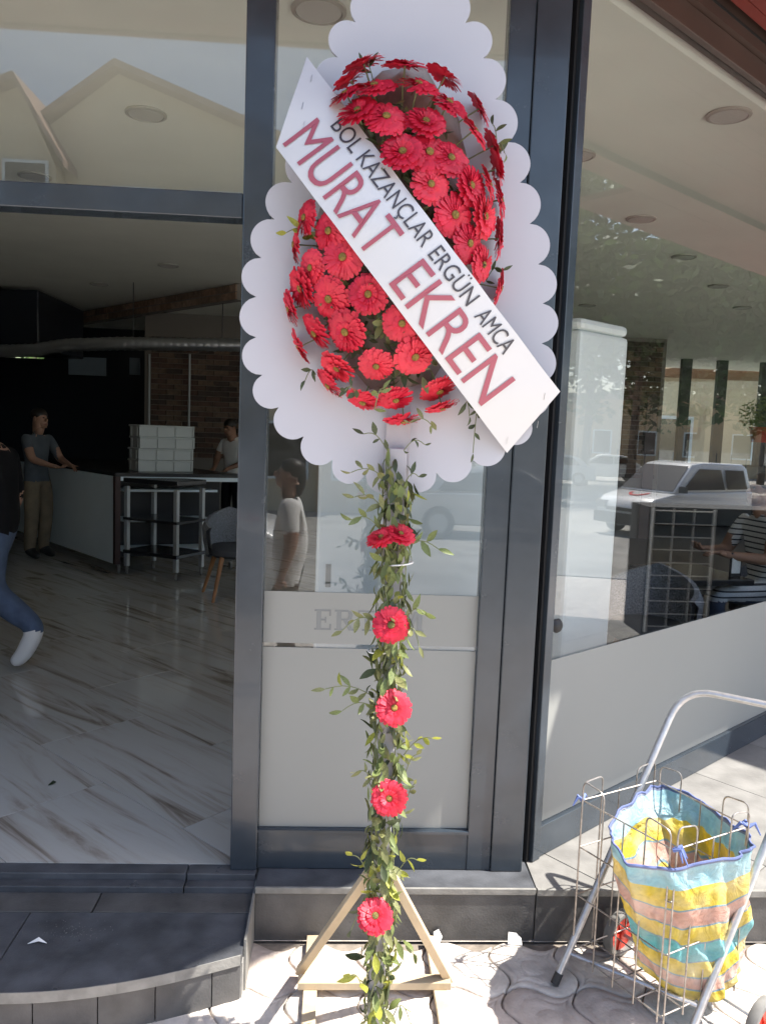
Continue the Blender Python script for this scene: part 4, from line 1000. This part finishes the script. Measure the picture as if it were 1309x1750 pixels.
# dining corner seen through the side window
tb = E('dining_table', (2.42, 5.3, .2), 'dark dining table in front of the man in the striped shirt', 'table')
MB().box((2.42, 5.30, .94), (.56, .62, .035), R(10)).build('table_top', DTOP, tb, bevel=.004)
MB().box((2.42, 5.30, .57), (.09, .09, .70), R(10)).build('pedestal', BLACKPL, tb); MB().box((2.42, 5.30, .215), (.45, .45, .03), R(10)).build('base', BLACKPL, tb)
p = aty(1256, 970, 5.15); hd = E('card_holder', (p.x, p.y, .96), 'black framed white card holder standing on the dark table', 'card holder')
MB().box((p.x, p.y, 1.04), (.085, .02, .165), R(12)).build('frame', BLACKPL, hd, bevel=.004); MB().box((p.x-.002, p.y-.0115, 1.045), (.066, .003, .125), R(12)).build('card', PAPER, hd)
VA, VB = aty(1106, 960, 6.5), aty(1345, 960, 6.5); RA, RB = mir_w(VA), mir_w(VB); rd_ = V((0, 1, 0)); rd_ = rd_-WN*(2*rd_.dot(WN)); rw = (RB-RA).normalized(); rlen = (RB-RA).length
zt1 = aty(1180, 868, 6.5).z
rk = E('display_rack', V((RA.x, RA.y, .2)), 'dark display rack with pale wire grid, mirrored in front of the van', 'rack')
RKM = mat('cream_wire', (.85, .83, .77), .5); RKD = mat('dark_rack_body', (.018, .017, .017), .6, var=.3, scale=6)
MB().prism([tuple(p[:2]) for p in (RA, RB, RB+rd_*.42, RA+rd_*.42)], .2015, zt1).build('body', RKD, rk, bevel=.006)
gl_ = rlen*.46; fz_ = -rd_*.015
for i in range(4):
    p = RA+rw*(.03+(gl_-.03)*i/3)+fz_; mb = MB(); mb.tube([V((p.x, p.y, .23)), V((p.x, p.y, zt1-.01))], .014 if i in (0, 3) else .006, 8); mb.build('grid_upright', RKM, rk)
for i in range(10):
    z = .28+(zt1-.31)*i/9; a_, b_ = RA+rw*.03+fz_*1.3, RA+rw*gl_+fz_*1.3; mb = MB(); mb.tube([V((a_.x, a_.y, z)), V((b_.x, b_.y, z))], .006, 6); mb.build('grid_wire', RKM, rk)
dk = mat('dark_sheet_tone', (.030, .024, .020), .35, var=.3, scale=4)
dfl = structure(MB().prism([(.61, 4.3), tuple(wp(1.3, 0, -.08)[:2]), tuple(wp(15, 0, -.08)[:2]), (13, 15.7), (.61, 15.7)], .1925, .2012).build('dark_floor_sheet', dk))  # dark sheet added to keep the room dim behind the mirrored van
bq = E('added_dark_bench', (6, 12, .2), 'long dark bench added to dim the view below the rear glazing', 'bench')
MB().bb((3.0, 15.2, .2), (13, 15.75, .72)).build('seat', DTOP, bq, bevel=.03); MB().bb((3.0, 15.58, .721), (13, 15.75, 1.42)).build('backrest', DTOP, bq, bevel=.03)  # made-up bench, darkens the band behind the mirrored van
# glazed rear of the dining room
rg = E('rear_glazing', (8, 16, .2), 'glazed rear wall of the dining room with dark posts', 'glazing')
for px_ in (1165, 1226, 1300, 1390):
    x = aty(px_, 720, 16).x; MB().bb((x-.10, 15.94, .2), (x+.10, 16.06, 3.5)).build('post', BLACKPL, rg)
x0 = aty(1132, 720, 16).x; MB().bb((x0-2, 15.99, .2), (13.9, 16.0, 3.5)).build('glass_pane', GLASS, rg)

# ================================================================== PEOPLE
def person(name, label, loc, rz, scale, pose, cl, hair=True, hairm=HAIRM, hair_long=False, sleeve=.55, skin=SKIN, group=None, fat=1.12, radi=None, hem=-.05):
    """pose overrides joints; faces local -Y. cl: shirt, trousers, shoe materials"""
    J = dict(pel=(0, 0, .95), spi=(0, .015, 1.13), che=(0, .0, 1.33), nec=(0, .012, 1.475), jaw=(0, -.010, 1.552), hea=(0, -.012, 1.635), top=(0, .0, 1.70))
    for s_, k in ((-1, 'r'), (1, 'l')):
        J.update({'sho'+k: (s_*.165, .005, 1.415), 'elb'+k: (s_*.215, .035, 1.13), 'wri'+k: (s_*.22, -.03, .90), 'pal'+k: (s_*.22, -.05, .83),
                  'hip'+k: (s_*.09, 0, .90), 'kne'+k: (s_*.10, -.02, .50), 'ank'+k: (s_*.10, .03, .085), 'bal'+k: (s_*.11, -.09, .04), 'toe'+k: (s_*.115, -.15, .032)})
    J.update(pose); J = {k: V(v) for k, v in J.items()}
    rad = dict(pel=(.15, .115), spi=(.135, .10), che=(.155, .115), nec=(.060, .060), hea=(.080, .096), top=(.060, .072), sho=.062, elb=.044, wri=.028, pal=(.036, .018), hip=.088, kne=.060, ank=.042, bal=.042, toe=.03)
    bones = [('pel', 'spi', 'sh'), ('spi', 'che', 'sh'), ('che', 'nec', 'sk'), ('nec', 'hea', 'sk'), ('hea', 'top', 'sk')]
    JAW = J.pop('jaw')
    for k in 'rl':
        bones += [('che', 'sho'+k, 'sh'), ('sho'+k, 'elb'+k, 'arm'), ('elb'+k, 'wri'+k, 'sk'), ('wri'+k, 'pal'+k, 'sk'), ('pel', 'hip'+k, 'tr'), ('hip'+k, 'kne'+k, 'tr'), ('kne'+k, 'ank'+k, 'tr'), ('ank'+k, 'bal'+k, 'fo'), ('bal'+k, 'toe'+k, 'fo')]
        d = (J['pal'+k]-J['wri'+k]).normalized(); sd = d.cross(V((0, 1, 0)));
        sd = sd.normalized() if sd.length > .1 else V((1, 0, 0))
        fwd = V((0, -1, 0)) if abs(d.y) < .7 else V((1 if k == 'r' else -1, 0, 0)); fwd = (fwd-d*fwd.dot(d)).normalized(); inn = d.cross(fwd)
        for i, (off, ln) in enumerate(((-.030, .062), (-.010, .075), (.010, .080), (.029, .070))):
            b = 'f%d%s' % (i, k); J[b+'a'] = J['pal'+k]+fwd*off+d*.035; J[b+'b'] = J[b+'a']+d*ln*.55+inn*.012; J[b+'c'] = J[b+'b']+d*ln*.40+inn*.028
            for x in 'abc': rad[b+x] = .0095
            bones += [('pal'+k, b+'a', 'sk'), (b+'a', b+'b', 'sk'), (b+'b', b+'c', 'sk')]
        b = 't'+k; J[b+'a'] = J['pal'+k]-d*.02+fwd*.035*-1; J[b+'b'] = J[b+'a']+d*.04-fwd*.022; rad[b+'a'] = rad[b+'b'] = .0105
        bones += [('pal'+k, b+'a', 'sk'), (b+'a', b+'b', 'sk')]
    names = list(J); ix = {n_: i for i, n_ in enumerate(names)}
    me = bpy.data.meshes.new('t'); me.from_pydata([J[n_] for n_ in names], [(ix[a], ix[b]) for a, b, _ in bones], [])
    o = bpy.data.objects.new('t', me); COL.objects.link(o)
    md = o.modifiers.new('s', 'SKIN'); md.use_smooth_shade = True; md.branch_smoothing = .6
    for n_ in names:
        r_ = rad.get(n_, rad.get(n_[:3])); r_ = (r_, r_) if not isinstance(r_, tuple) else r_
        kf = fat if n_[:3] in ('pel', 'spi', 'che', 'sho', 'elb', 'hip', 'kne', 'ank') else 1
        if radi and n_[:3] in radi: r_ = (radi[n_[:3]],)*2; kf = 1
        sv = me.skin_vertices[0].data[ix[n_]]; sv.radius = (r_[0]*kf, r_[1]*kf); sv.use_root = n_ == 'pel'
    o.modifiers.new('u', 'SUBSURF').levels = 3
    dg = bpy.context.evaluated_depsgraph_get(); m2 = bpy.data.meshes.new_from_object(o.evaluated_get(dg)); bpy.data.objects.remove(o)
    m2.materials.clear()
    for m_ in (skin, cl[0], cl[1], cl[2]): m2.materials.append(m_)
    rr_ = lambda n_: (lambda q: q if not isinstance(q, tuple) else sum(q)/2)(rad.get(n_, rad.get(n_[:3])))
    B = [(J[a], J[b], z, rr_(a), rr_(b)) for a, b, z in bones]
    for f in m2.polygons:
        c = f.center; best = 9; zone = 'sk'; tt = 0
        for a, b, z, q0, q1 in B:
            ab = b-a; t = max(0, min(1, (c-a).dot(ab)/max(1e-6, ab.dot(ab)))); dd_ = abs((a+ab*t-c).length-(q0+(q1-q0)*t))
            if dd_ < best: best, zone, tt = dd_, z, t
        if zone in ('sh', 'tr'): zone = 'sh' if c.z > J['pel'].z+hem else 'tr'
        if zone == 'arm': zone = 'sh' if tt < sleeve else 'sk'
        if zone == 'sk' and c.z < J['nec'].z-.045 and c.z > J['che'].z-.2 and abs(c.x-J['che'].x) < .17 and abs(c.y-J['che'].y) < .15: zone = 'sh'
        f.material_index = {'sk': 0, 'sh': 1, 'tr': 2, 'fo': 3}[zone]; f.use_smooth = True
    t = E(name, loc, label, 'person', group); t.rotation_euler = (0, 0, rz); t.scale = (scale,)*3
    body = obj('body', m2, t)
    H = J['hea']; hn = (J['top']-JAW).normalized(); fw = V((0, -1, 0)); fw = (fw-hn*fw.dot(hn)).normalized(); sdv = fw.cross(hn)
    def loc_(x, y, z): return H+sdv*x+fw*y+hn*z
    def blob(mb, c, rx, ry, rz_, n1=12, n2=8, keep=None):
        vs = []; 
        for j in range(n2+1):
            ph = math.pi*j/n2
            for i in range(n1): th = 2*math.pi*i/n1; vs.append(loc_(c[0]+rx*math.sin(ph)*math.cos(th), c[1]+ry*math.sin(ph)*math.sin(th), c[2]+rz_*math.cos(ph)))
        fs = [(j*n1+i, j*n1+(i+1) % n1, (j+1)*n1+(i+1) % n1, (j+1)*n1+i) for j in range(n2) for i in range(n1)]
        mb.add(vs, fs)
    def part(nm, mb, m_): me_ = mb.mesh(nm, m_, True); return obj(nm, me_, body)
    mb = MB(); blob(mb, (0, -.012, -.125), .057, .060, .10, 16, 10); part('neck', mb, skin)
    mb = MB(); blob(mb, (0, .040, -.062), .056, .054, .058, 16, 10); part('chin', mb, skin)
    mb = MB(); blob(mb, (0, .092, -.018), .014, .022, .024); part('nose', mb, skin)
    for s_ in (-1, 1):
        mb = MB(); blob(mb, (s_*.078, -.004, -.012), .010, .020, .030); part('ear', mb, skin)
        mb = MB(); blob(mb, (s_*.030, .081, .010), .012, .010, .008); part('eye', mb, BLACKPL)
    mb = MB(); blob(mb, (0, .090, -.062), .024, .008, .007); part('mouth', mb, mat('lips', (.25, .09, .075), .5))
    if hair:
        mb = MB(); blob(mb, (0, -.030, .034), .089, .096, .080, 16, 10); part('hair', mb, hairm)
        if hair_long:
            mb = MB(); blob(mb, (0, -.095, -.05), .055, .040, .12, 14, 8); part('ponytail', mb, hairm)
    return t
GREYT = mat('grey_tee', (.085, .10, .115), .85, var=.15, scale=9); KHAKI = mat('khaki_twill', (.21, .165, .11), .85, var=.15, scale=9); SHOEB = mat('black_shoe', (.02, .02, .02), .5)
WTEE = mat('white_cotton', (.72, .71, .69), .85, var=.06, scale=9, bump=.2, bscale=18); JEAN = mat('blue_denim', (.065, .095, .16), .9, var=.2, scale=14, bump=.2, bscale=40); BLK = mat('black_jacket', (.006, .006, .007), .9, spec=.2); SHOEW = mat('white_sneaker', (.74, .74, .73), .55)
BROWNT = mat('brown_trousers', (.09, .055, .04), .85)
def stripes_mat():
    m_ = bpy.data.materials.new('striped_jersey'); m_.use_nodes = True; t = m_.node_tree; n_ = t.nodes; L = t.links
    tc = n_.new('ShaderNodeTexCoord'); sp_ = n_.new('ShaderNodeSeparateXYZ'); L.new(tc.outputs['Object'], sp_.inputs[0])
    a = n_.new('ShaderNodeMath'); a.operation = 'MULTIPLY'; a.inputs[1].default_value = 26; L.new(sp_.outputs[2], a.inputs[0])
    f = n_.new('ShaderNodeMath'); f.operation = 'FRACT'; L.new(a.outputs[0], f.inputs[0])
    c = n_.new('ShaderNodeValToRGB'); c.color_ramp.interpolation = 'CONSTANT'; e = c.color_ramp.elements; e[0].color = (.03, .035, .05, 1); e[1].position = .28; e[1].color = (.80, .81, .81, 1)
    L.new(f.outputs[0], c.inputs[0]); L.new(c.outputs[0], n_['Principled BSDF'].inputs['Base Color']); n_['Principled BSDF'].inputs['Roughness'].default_value = .85
    return m_
p = atz(66, 952, .2)
person('person', 'man in grey t-shirt and khaki trousers leaning on the white counter', V((p.x, p.y, .2)), R(62), 1.0, dict(elbr=(-.20, -.14, 1.16), wrir=(-.13, -.36, 1.10), palr=(-.11, -.43, 1.09), elbl=(.22, -.12, 1.16), wril=(.14, -.36, 1.10), pall=(.12, -.43, 1.09), jaw=(.02, .005, 1.552), hea=(.025, -.025, 1.635), top=(.02, -.01, 1.70)), (GREYT, KHAKI, SHOEB), radi=dict(kne=.085, ank=.068, hip=.105))
p = aty(390, 712, 11.2)
person('person', 'bearded man in white t-shirt working behind the counter', V((p.x+.08, 11.2, .2)), R(-30), p.z/1.76-.11, dict(nec=(0, -.02, 1.47), jaw=(0, -.055, 1.53), hea=(0, -.095, 1.61), top=(0, -.09, 1.68), elbr=(-.25, -.05, 1.14), wrir=(-.12, -.25, 1.05), palr=(-.10, -.31, 1.02), elbl=(.25, -.05, 1.14), wril=(.12, -.25, 1.05), pall=(.10, -.31, 1.02)), (WTEE, BLK, SHOEB), skin=SKIN2)
toe = atz(34, 1140, .2)
# walker leaves towards the left; rear foot pushes off
person('person', 'person in black jacket, jeans and white sneakers walking out at the left edge', V((toe.x-.13, toe.y+.02, .2)), R(-90), 1.0,
       dict(hipl=(.09, 0, .90), knel=(.10, -.03, .53), ankl=(.10, .275, .285), ball=(.105, .185, .10), toel=(.105, .115, .042), nec=(0, -.07, 1.47), jaw=(0, -.20, 1.54), hea=(0, -.18, 1.61), top=(0, -.18, 1.69), hipr=(-.09, 0, .9), kner=(-.10, -.20, .52), ankr=(-.10, -.22, .10), balr=(-.11, -.33, .05), toer=(-.115, -.39, .04), elbl=(.23, -.08, 1.15), wril=(.2, -.25, .98), pall=(.2, -.30, .93)),
       (BLK, JEAN, SHOEW), sleeve=1.1, radi=dict(kne=.10, ank=.072, hip=.115, bal=.055, toe=.042))
p = aty(1292, 880, 5.35)
sit = dict(pel=(0, .05, .50), spi=(0, .04, .70), che=(0, -.02, .90), nec=(0, -.02, 1.05), jaw=(0, -.035, 1.12), hea=(0, -.05, 1.205), top=(0, -.04, 1.27))
for s_, k in ((-1, 'r'), (1, 'l')):
    sit.update({'sho'+k: (s_*.165, -.02, .985), 'elb'+k: (s_*.23, -.12, .74), 'wri'+k: (s_*.14, -.34, .76), 'pal'+k: (s_*.11, -.40, .77), 'hip'+k: (s_*.09, 0, .48), 'kne'+k: (s_*.12, -.42, .50), 'ank'+k: (s_*.12, -.38, .09), 'bal'+k: (s_*.13, -.48, .045), 'toe'+k: (s_*.13, -.54, .035)})
sit = {k: (v[0], v[1], v[2]+(.14 if k[:3] not in ('ank', 'bal', 'toe') else 0)) for k, v in sit.items()}
person('person', 'man in a striped t-shirt sitting at the dark table behind the side window', V((p.x+.06, 5.35, .2)), R(-80), 1.0, sit, (stripes_mat(), JEAN, SHOEB))
tub_chair(V((p.x+.14, 5.36, .2)), R(-80), 'grey woven tub chair under the man in the striped shirt', .54)
vg = aty(497, 790, 5.6); g = mir_f(vg)
person('person', 'woman in a frilled white top mirrored in the narrow window, seen in profile', V((g.x, g.y, -.002)), R(-90), (vg.z+.05)/1.765, dict(elbl=(.20, .05, 1.12), wril=(.20, .02, .86), pall=(.20, .0, .79)), (WTEE, BROWNT, SHOEB), hair_long=True, skin=SKIN, sleeve=.75, hem=-.14, fat=1.25, radi=dict(sho=.095, spi=.175, che=.165, pel=.17))

# ================================================================== STREET BEHIND THE CAMERA
def car(name, label, P, d, kind, paint, group='cars on the street'):
    d = V((d[0], d[1], 0)).normalized(); rz = math.atan2(d.y, d.x)
    t = E(name, V((P.x, P.y, gz(P.x, P.y))), label, 'van' if kind == 'van' else 'car', group); t.rotation_euler = (0, 0, rz)
    if kind == 'van':
        L, W = 4.1, .86; low = [(0, .28), (-.02, .6), (.0, 1.08), (2.95, 1.08), (3.30, 1.04), (3.85, .92), (4.04, .78), (4.1, .55), (4.06, .26)]; cab = [(.02, 1.08), (.12, 1.66), (.35, 1.77), (2.0, 1.80), (2.45, 1.74), (3.25, 1.06)]; belt, roof, tw = 1.08, 1.80, .17; wx = (.62, 3.32)
        wins = [[(1.30, 1.14), (1.36, 1.62), (2.20, 1.64), (2.92, 1.14)], [(.28, 1.14), (.36, 1.60), (1.20, 1.62), (1.20, 1.14)]]; ws = [(2.52, 1.69), (3.20, 1.10)]
    else:
        L, W = 4.3, .86; low = [(0, .28), (-.02, .55), (.05, .88), (1.0, .93), (3.1, .93), (3.7, .85), (4.15, .74), (4.3, .52), (4.26, .26)]; cab = [(.35, .91), (.75, 1.30), (1.2, 1.42), (2.2, 1.45), (2.55, 1.38), (3.3, .92)]; belt, roof, tw = .92, 1.45, .19; wx = (.80, 3.42)
        wins = [[(1.75, .97), (1.75, 1.34), (2.4, 1.33), (2.95, .97)], [(.75, .97), (1.05, 1.30), (1.68, 1.34), (1.68, .97)]]; ws = [(2.62, 1.33), (3.24, .97)]
    wof = lambda x: W*(1-.14*abs((x-L/2)/(L/2))**4)
    def shell_(pts, wf, name_, m_):
        mb = MB(); n_ = len(pts); vs = [(x-L/2, wf(x, z), z) for x, z in pts]+[(x-L/2, -wf(x, z), z) for x, z in pts]
        mb.add(vs, [tuple(range(n_)), tuple(range(2*n_-1, n_-1, -1))]+[(i, n_+i, n_+(i+1) % n_, (i+1) % n_) for i in range(n_)])
        me_ = mb.mesh(name_, m_); o = obj(name_, me_, t); md = o.modifiers.new('b', 'BEVEL'); md.width = .05; md.segments = 3; md.limit_method = 'ANGLE'; md.angle_limit = R(50)
        for f in me_.polygons: f.use_smooth = True
        return o
    b = bmesh
    body = shell_(low, lambda x, z: wof(x)*(1 if z > .3 else .96), 'body', paint)
    cw = lambda x, z: wof(x)-.03-tw*max(0, (z-belt)/(roof-belt))
    cabn = shell_(cab, cw, 'cabin', paint)
    for q in wins:
        for s_ in (-1, 1):
            mb = MB(); P4 = [V((x-L/2, s_*(cw(x, z)+.006), z)) for x, z in q]; mb.ext(P4, (0, s_*.006, 0)); obj('side_window', mb.mesh('side_window', CARGLASS), t)
    (x0, z0), (x1, z1) = ws; mb = MB(); nn_ = V((z0-z1, 0, x1-x0)).normalized()*.012
    w0, w1 = cw(x0, z0)-.05, cw(x1, z1)-.05
    mb.ext([V((x0-L/2, w0, z0))+nn_, V((x1-L/2, w1, z1))+nn_, V((x1-L/2, -w1, z1))+nn_, V((x0-L/2, -w0, z0))+nn_], nn_*.5); obj('windscreen', mb.mesh('windscreen', CARGLASS), t)
    bp = MB(); bp.box((L/2-.01, 0, .42), (.12, 1.52, .26)); o = obj('bumper', bp.mesh('bumper', BLACKPL if kind == 'van' else paint), t)
    g_ = MB(); g_.box((L/2+.005, 0, .64), (.05, .8, .08)); obj('grille', g_.mesh('grille', BLACKPL), t)
    LAMP = mat('headlamp_glass', (.30, .31, .32), .1, 0, .8)
    for s_ in (-1, 1):
        h_ = MB(); h_.box((L/2-.10, s_*.60, .73), (.26, .30, .17), 0); obj('headlight', h_.mesh('headlight', LAMP), t)
        mr = MB(); mr.box((L/2-1.0 if kind != 'van' else 1.0, s_*(W+.07), belt+.08), (.12, .16, .15)); obj('mirror', mr.mesh('mirror', paint if kind != 'van' else BLACKPL), t)
        for x in wx:
            wb = MB(); wb.lathe([(.20, -.09), (.30, -.10), (.32, -.06), (.32, .06), (.30, .10), (.20, .09)], (0, 0, 0), V((0, 1, 0)), 22); wo = obj('wheel', wb.mesh('wheel', BLACKPL, True), t, Matrix.Translation((x-L/2, s_*(W-.10), .32)))
            rm = MB(); rm.lathe([(.19, -.095), (.19, .095), (.05, .10)], (0, 0, 0), V((0, 1, 0)), 16); obj('rim', rm.mesh('rim', GREYPO), wo)
    if kind == 'van':
        mb = MB(); pts = []
        for i in range(17): a = math.pi*1.05*i/16-math.pi*.525; pts.append((math.cos(a)*.27, math.sin(a)*.27))
        for i in range(17): a = math.pi*.525-math.pi*1.05*i/16; pts.append((math.cos(a)*.235-.035, math.sin(a)*.215))
        hz = lambda x: 1.04+(x-3.30)*(.92-1.04)/.55+.012
        mb.ext([V((3.42+px_-L/2, py_, hz(3.42+px_))) for px_, py_ in pts], (0, 0, .004)); obj('crescent_mark', mb.mesh('crescent_mark', mat('red_decal', (.55, .02, .03), .4)), t)
        si = MB(); si.box((.2, W+.004, .55), (2.2, .02, .10)); si.box((.2, -W-.004, .55), (2.2, .02, .10)); 
        for s_ in (-1, 1): si = MB(); si.box((.0, s_*(W+.006), .55), (1.9, .02, .10)); obj('side_strip', si.mesh('side_strip', BLACKPL), t)
    return t
def car_w(px_, py_, z, vdir, *a, **k):
    Pv = atz(px_, py_, z); Pr = mir_w(Pv); dv = V(vdir); dr = dv-WN*(2*dv.dot(WN)); return car(*([a[0], a[1]]), Pr, dr, *a[2:], **k)
car_w(1152, 910, -.45, (-.87, -.49, 0), 'parked_van', 'white van with red crescent on its bonnet mirrored in the side window', 'van', WHITECAR)
car_w(1030, 822, -.45, (-.97, .25, 0), 'parked_car', 'white saloon car mirrored far off beside the van', 'car', WHITECAR)
car_w(938, 826, -.45, (-.97, .25, 0), 'parked_car', 'white car mirrored behind the tall cabinet, farthest left', 'car', WHITECAR)
car('parked_car', 'white car mirrored behind the woman in the narrow window', V((-2.5, -3.2, 0)), (1, 0, 0), 'van', WHITECAR)
car('parked_car', 'silver car mirrored at the right of the narrow window', V((3.3, -10.5, 0)), (1, 0, 0), 'car', SILVERCAR)

def house(name, label, x0, x1, ridge, zr, ze, y, depth, wm, windows, strip=None):
    t = E(name, ((x0+x1)/2, y, -.3), label, 'building')
    mb = MB(); pr = [(x0, -.4), (x1, -.4), (x1, ze if ridge is not None else zr), (x0, ze if ridge is not None else zr)]
    if ridge is not None: pr = [(x0, -.4), (x1, -.4), (x1, ze), (ridge, zr), (x0, ze)]
    mb.ext([V((a, y, b)) for a, b in pr], (0, -depth, 0)); mb.build('wall', wm, t, fix=True)
    if ridge is not None:
        for a, b in (((x0-.3, ze-.1), (ridge, zr+.02)), ((x1+.3, ze-.1), (ridge, zr+.02))):
            mb = MB(); mb.ext([V((a[0], y+.4, a[1])), V((b[0], y+.4, b[1])), V((b[0], y+.4, b[1]+.16)), V((a[0], y+.4, a[1]+.16))], (0, -depth-.8, 0)); mb.build('roof', ROOFM, t, fix=True)
    if strip:
        for s0, s1 in strip: MB().bb((s0, y+.002, -.3), (s1, y+.06, ze)).build('ochre_bay', OCHREW, t)
    for (a, b, w_, h_) in windows:
        wo = MB().bb((a-w_/2-.07, y+.062, b-h_/2-.07), (a+w_/2+.07, y+.10, b+h_/2+.07)).build('window', WHITEP, t); MB().bb((a-w_/2, y+.101, b-h_/2), (a+w_/2, y+.106, b+h_/2)).build('pane', CARGLASS, wo)
    return t
hw = [(x, z, 1.1, 1.3) for z in (1.6, 4.5, 7.0) for x in (-5.0, -3.2, -1.4, .4)]
hw = [(a, b-.35, c, d) for a, b, c, d in hw]
t = house('apartment_house', 'cream gabled apartment house mirrored in the entrance transom', -9.6, 3.4, -5.5, 9.95, 6.7, -14.3, 10, CREAMW, hw, [(-6.4, -5.6), (-.6, .2)])
for z in (3.2, 5.9):
    MB().bb((-4.4, -14.2, z), (-2.0, -13.2, z+.12)).build('balcony_slab', WHITEP, t); MB().bb((-4.4, -13.25, z+.121), (-2.0, -13.2, z+1.0)).build('balcony_rail', CREAMW, t)
house('apartment_house', 'smaller cream gabled house mirrored at the left of the entrance transom', -11.5, -6.75, -7.55, 9.3, 8.6 if False else 7.6, -13.7, 9, CREAMW, [(x, z, .9, 1.2) for z in (1.6, 4.5, 7.0) for x in (-10.2, -8.6, -7.4)], [(-8.2, -7.8)])
pb = mir_w(aty(1230, 760, 52)); t = E('street_building', V((pb.x, pb.y, -.45)), 'tan low building with tiled roof mirrored above the van', 'building'); t.rotation_euler = (0, 0, math.atan2(-pb.y+3, -pb.x+2)+math.pi/2)
def lb_(a, b, nm, m_, par=t): me_ = MB().bb(a, b).mesh(nm, m_); return obj(nm, me_, par)
lb_((-11, 0, 0), (11, 8, 5.0), 'wall', OCHREW); lb_((-11.4, -.6, 5.001), (11.4, 8.4, 5.4), 'roof', ROOFM)
for x in (-8, -5, -2, 1, 4, 7): wo = lb_((x, -.05, 1.2), (x+1.3, -.002, 2.9), 'window', WHITEP); obj('pane', MB().bb((x+.1, -.06, 1.3), (x+1.2, -.051, 2.8)).mesh('pane', CARGLASS), wo)
for i in range(26): lb_((-11+i*.85, -4.0, 0), (-10.94+i*.85, -3.94, 1.6), 'fence_bar', BLACKPL)

def tree(label, P, h, cr, n, seed, trunk_r=.17, group='trees along the street', squash=.8):
    rd = random.Random(seed); P = V((P.x, P.y, gz(P.x, P.y))); t = E('leafy_tree', P, label, 'tree', group)
    cz = h-cr*squash
    mb = MB(); mb.tube([P, P+V((.1, .05, cz*.35)), P+V((-.05, .1, cz*.7)), P+V((.05, 0, cz))], [trunk_r*1.3, trunk_r, trunk_r*.8, trunk_r*.45], 9); mb.build('trunk', BARK, t, smooth=True)
    tips = []
    for k in range(9):
        a = rd.uniform(0, 6.28); b = P+V((0, 0, cz*rd.uniform(.45, .8))); e_ = P+V((math.cos(a)*cr*rd.uniform(.5, .85), math.sin(a)*cr*rd.uniform(.5, .85), cz+cr*squash*rd.uniform(-.4, .6)))
        mb = MB(); mb.tube([b, b.lerp(e_, .5)+V((0, 0, .3)), e_], [trunk_r*.4, trunk_r*.25, .02], 6); mb.build('limb', BARK, t, smooth=True); tips.append(e_)
    cl_ = []
    for k in range(34):
        v_ = V((rd.gauss(0, 1), rd.gauss(0, 1), rd.gauss(0, 1))).normalized()*rd.random()**.4; cl_.append((P+V((v_.x*cr, v_.y*cr, cz+v_.z*cr*squash)), rd.uniform(.22, .42)*cr))
    vs = []; fs = []
    for i in range(n):
        c, r_ = rd.choice(cl_); v_ = V((rd.gauss(0, 1), rd.gauss(0, 1), rd.gauss(0, 1))).normalized()*r_*rd.random()**.45; q = c+v_
        a = V((rd.gauss(0, 1), rd.gauss(0, 1), rd.gauss(0, .6))).normalized(); b = a.cross(V((rd.gauss(0, 1), rd.gauss(0, 1), rd.gauss(0, 1)))).normalized(); s_ = rd.uniform(.07, .15)*cr/2.6
        k = len(vs); vs += [q-a*s_, q+b*s_*.5, q+a*s_, q-b*s_*.5]; fs.append((k, k+1, k+2, k+3))
    mb = MB(); mb.add(vs, fs); mb.build('crown', TLEAF, t)
def tree_w(x, y, Y, label, h, cr, n, seed): tree(label, mir_w(aty(x, y, Y)), h, cr, n, seed)
tree_w(1085, 700, 33, 'broad green tree mirrored in the middle of the side window', 13.0, 5.8, 9000, 3)
tree_w(1005, 700, 38, 'green tree mirrored next to the side window jamb', 14.0, 6.0, 8000, 5)
tree_w(1200, 700, 36, 'green tree mirrored above the van, right of the broad one', 11.5, 5.0, 8000, 8)
tree_w(1310, 700, 44, 'green tree mirrored at the right edge of the side window', 12.0, 5.2, 7000, 11)

# beyond the rear of the shop
nb_ = E('neighbour_building', (12, 26, 0), 'cream neighbour building seen through the rear glazing', 'building')
MB().bb((4, 24, -.2), (24, 30, 6.5)).build('wall', CREAMW, nb_)
MB().bb((9.5, 21.0, 3.75), (24, 24, 3.95)).build('timber_soffit', mat('timber_soffit', (.22, .09, .035), .6), nb_)
for x in (9.3, 12.6): wo = MB().bb((x, 23.93, 1.0), (x+1.4, 23.998, 2.6)).build('window', WHITEP, nb_); MB().bb((x+.1, 23.9, 1.1), (x+1.3, 23.929, 2.5)).build('pane', CARGLASS, wo)
p = aty(1300, 745, 14.5); hp = E('hanging_basket', V((p.x, p.y, p.z)), 'red hanging pot with bushy green plant at the right edge behind glass', 'plant pot')
mb = MB(); mb.lathe([(.16, -.12), (.22, .14), (.24, .16), (.20, .16)], p, n=20); mb.build('pot', REDPL, hp, smooth=True)
vs = []; fs = []
for i in range(420):
    v_ = V((random.gauss(0, 1), random.gauss(0, 1), random.gauss(0, 1))).normalized()*random.random()**.4; q = p+V((v_.x*.42, v_.y*.42, .38+v_.z*.34)); a = V((random.gauss(0, 1), random.gauss(0, 1), random.gauss(0, 1))).normalized(); b = a.orthogonal().normalized()
    k = len(vs); vs += [q-a*.05, q+b*.02, q+a*.05, q-b*.02]; fs.append((k, k+1, k+2, k+3))
mb = MB(); mb.add(vs, fs); mb.build('foliage', LEAF[0], hp)['kind'] = 'stuff'
mb = MB(); mb.tube([p+V((0, 0, .16)), V((p.x, p.y, 3.5))], .006, 6); mb.build('hanger', BLACKPL, hp)
tree('green tree seen through the small gap above the kitchen', V((-9, 23, 0)), 6.0, 2.6, 3500, 21)
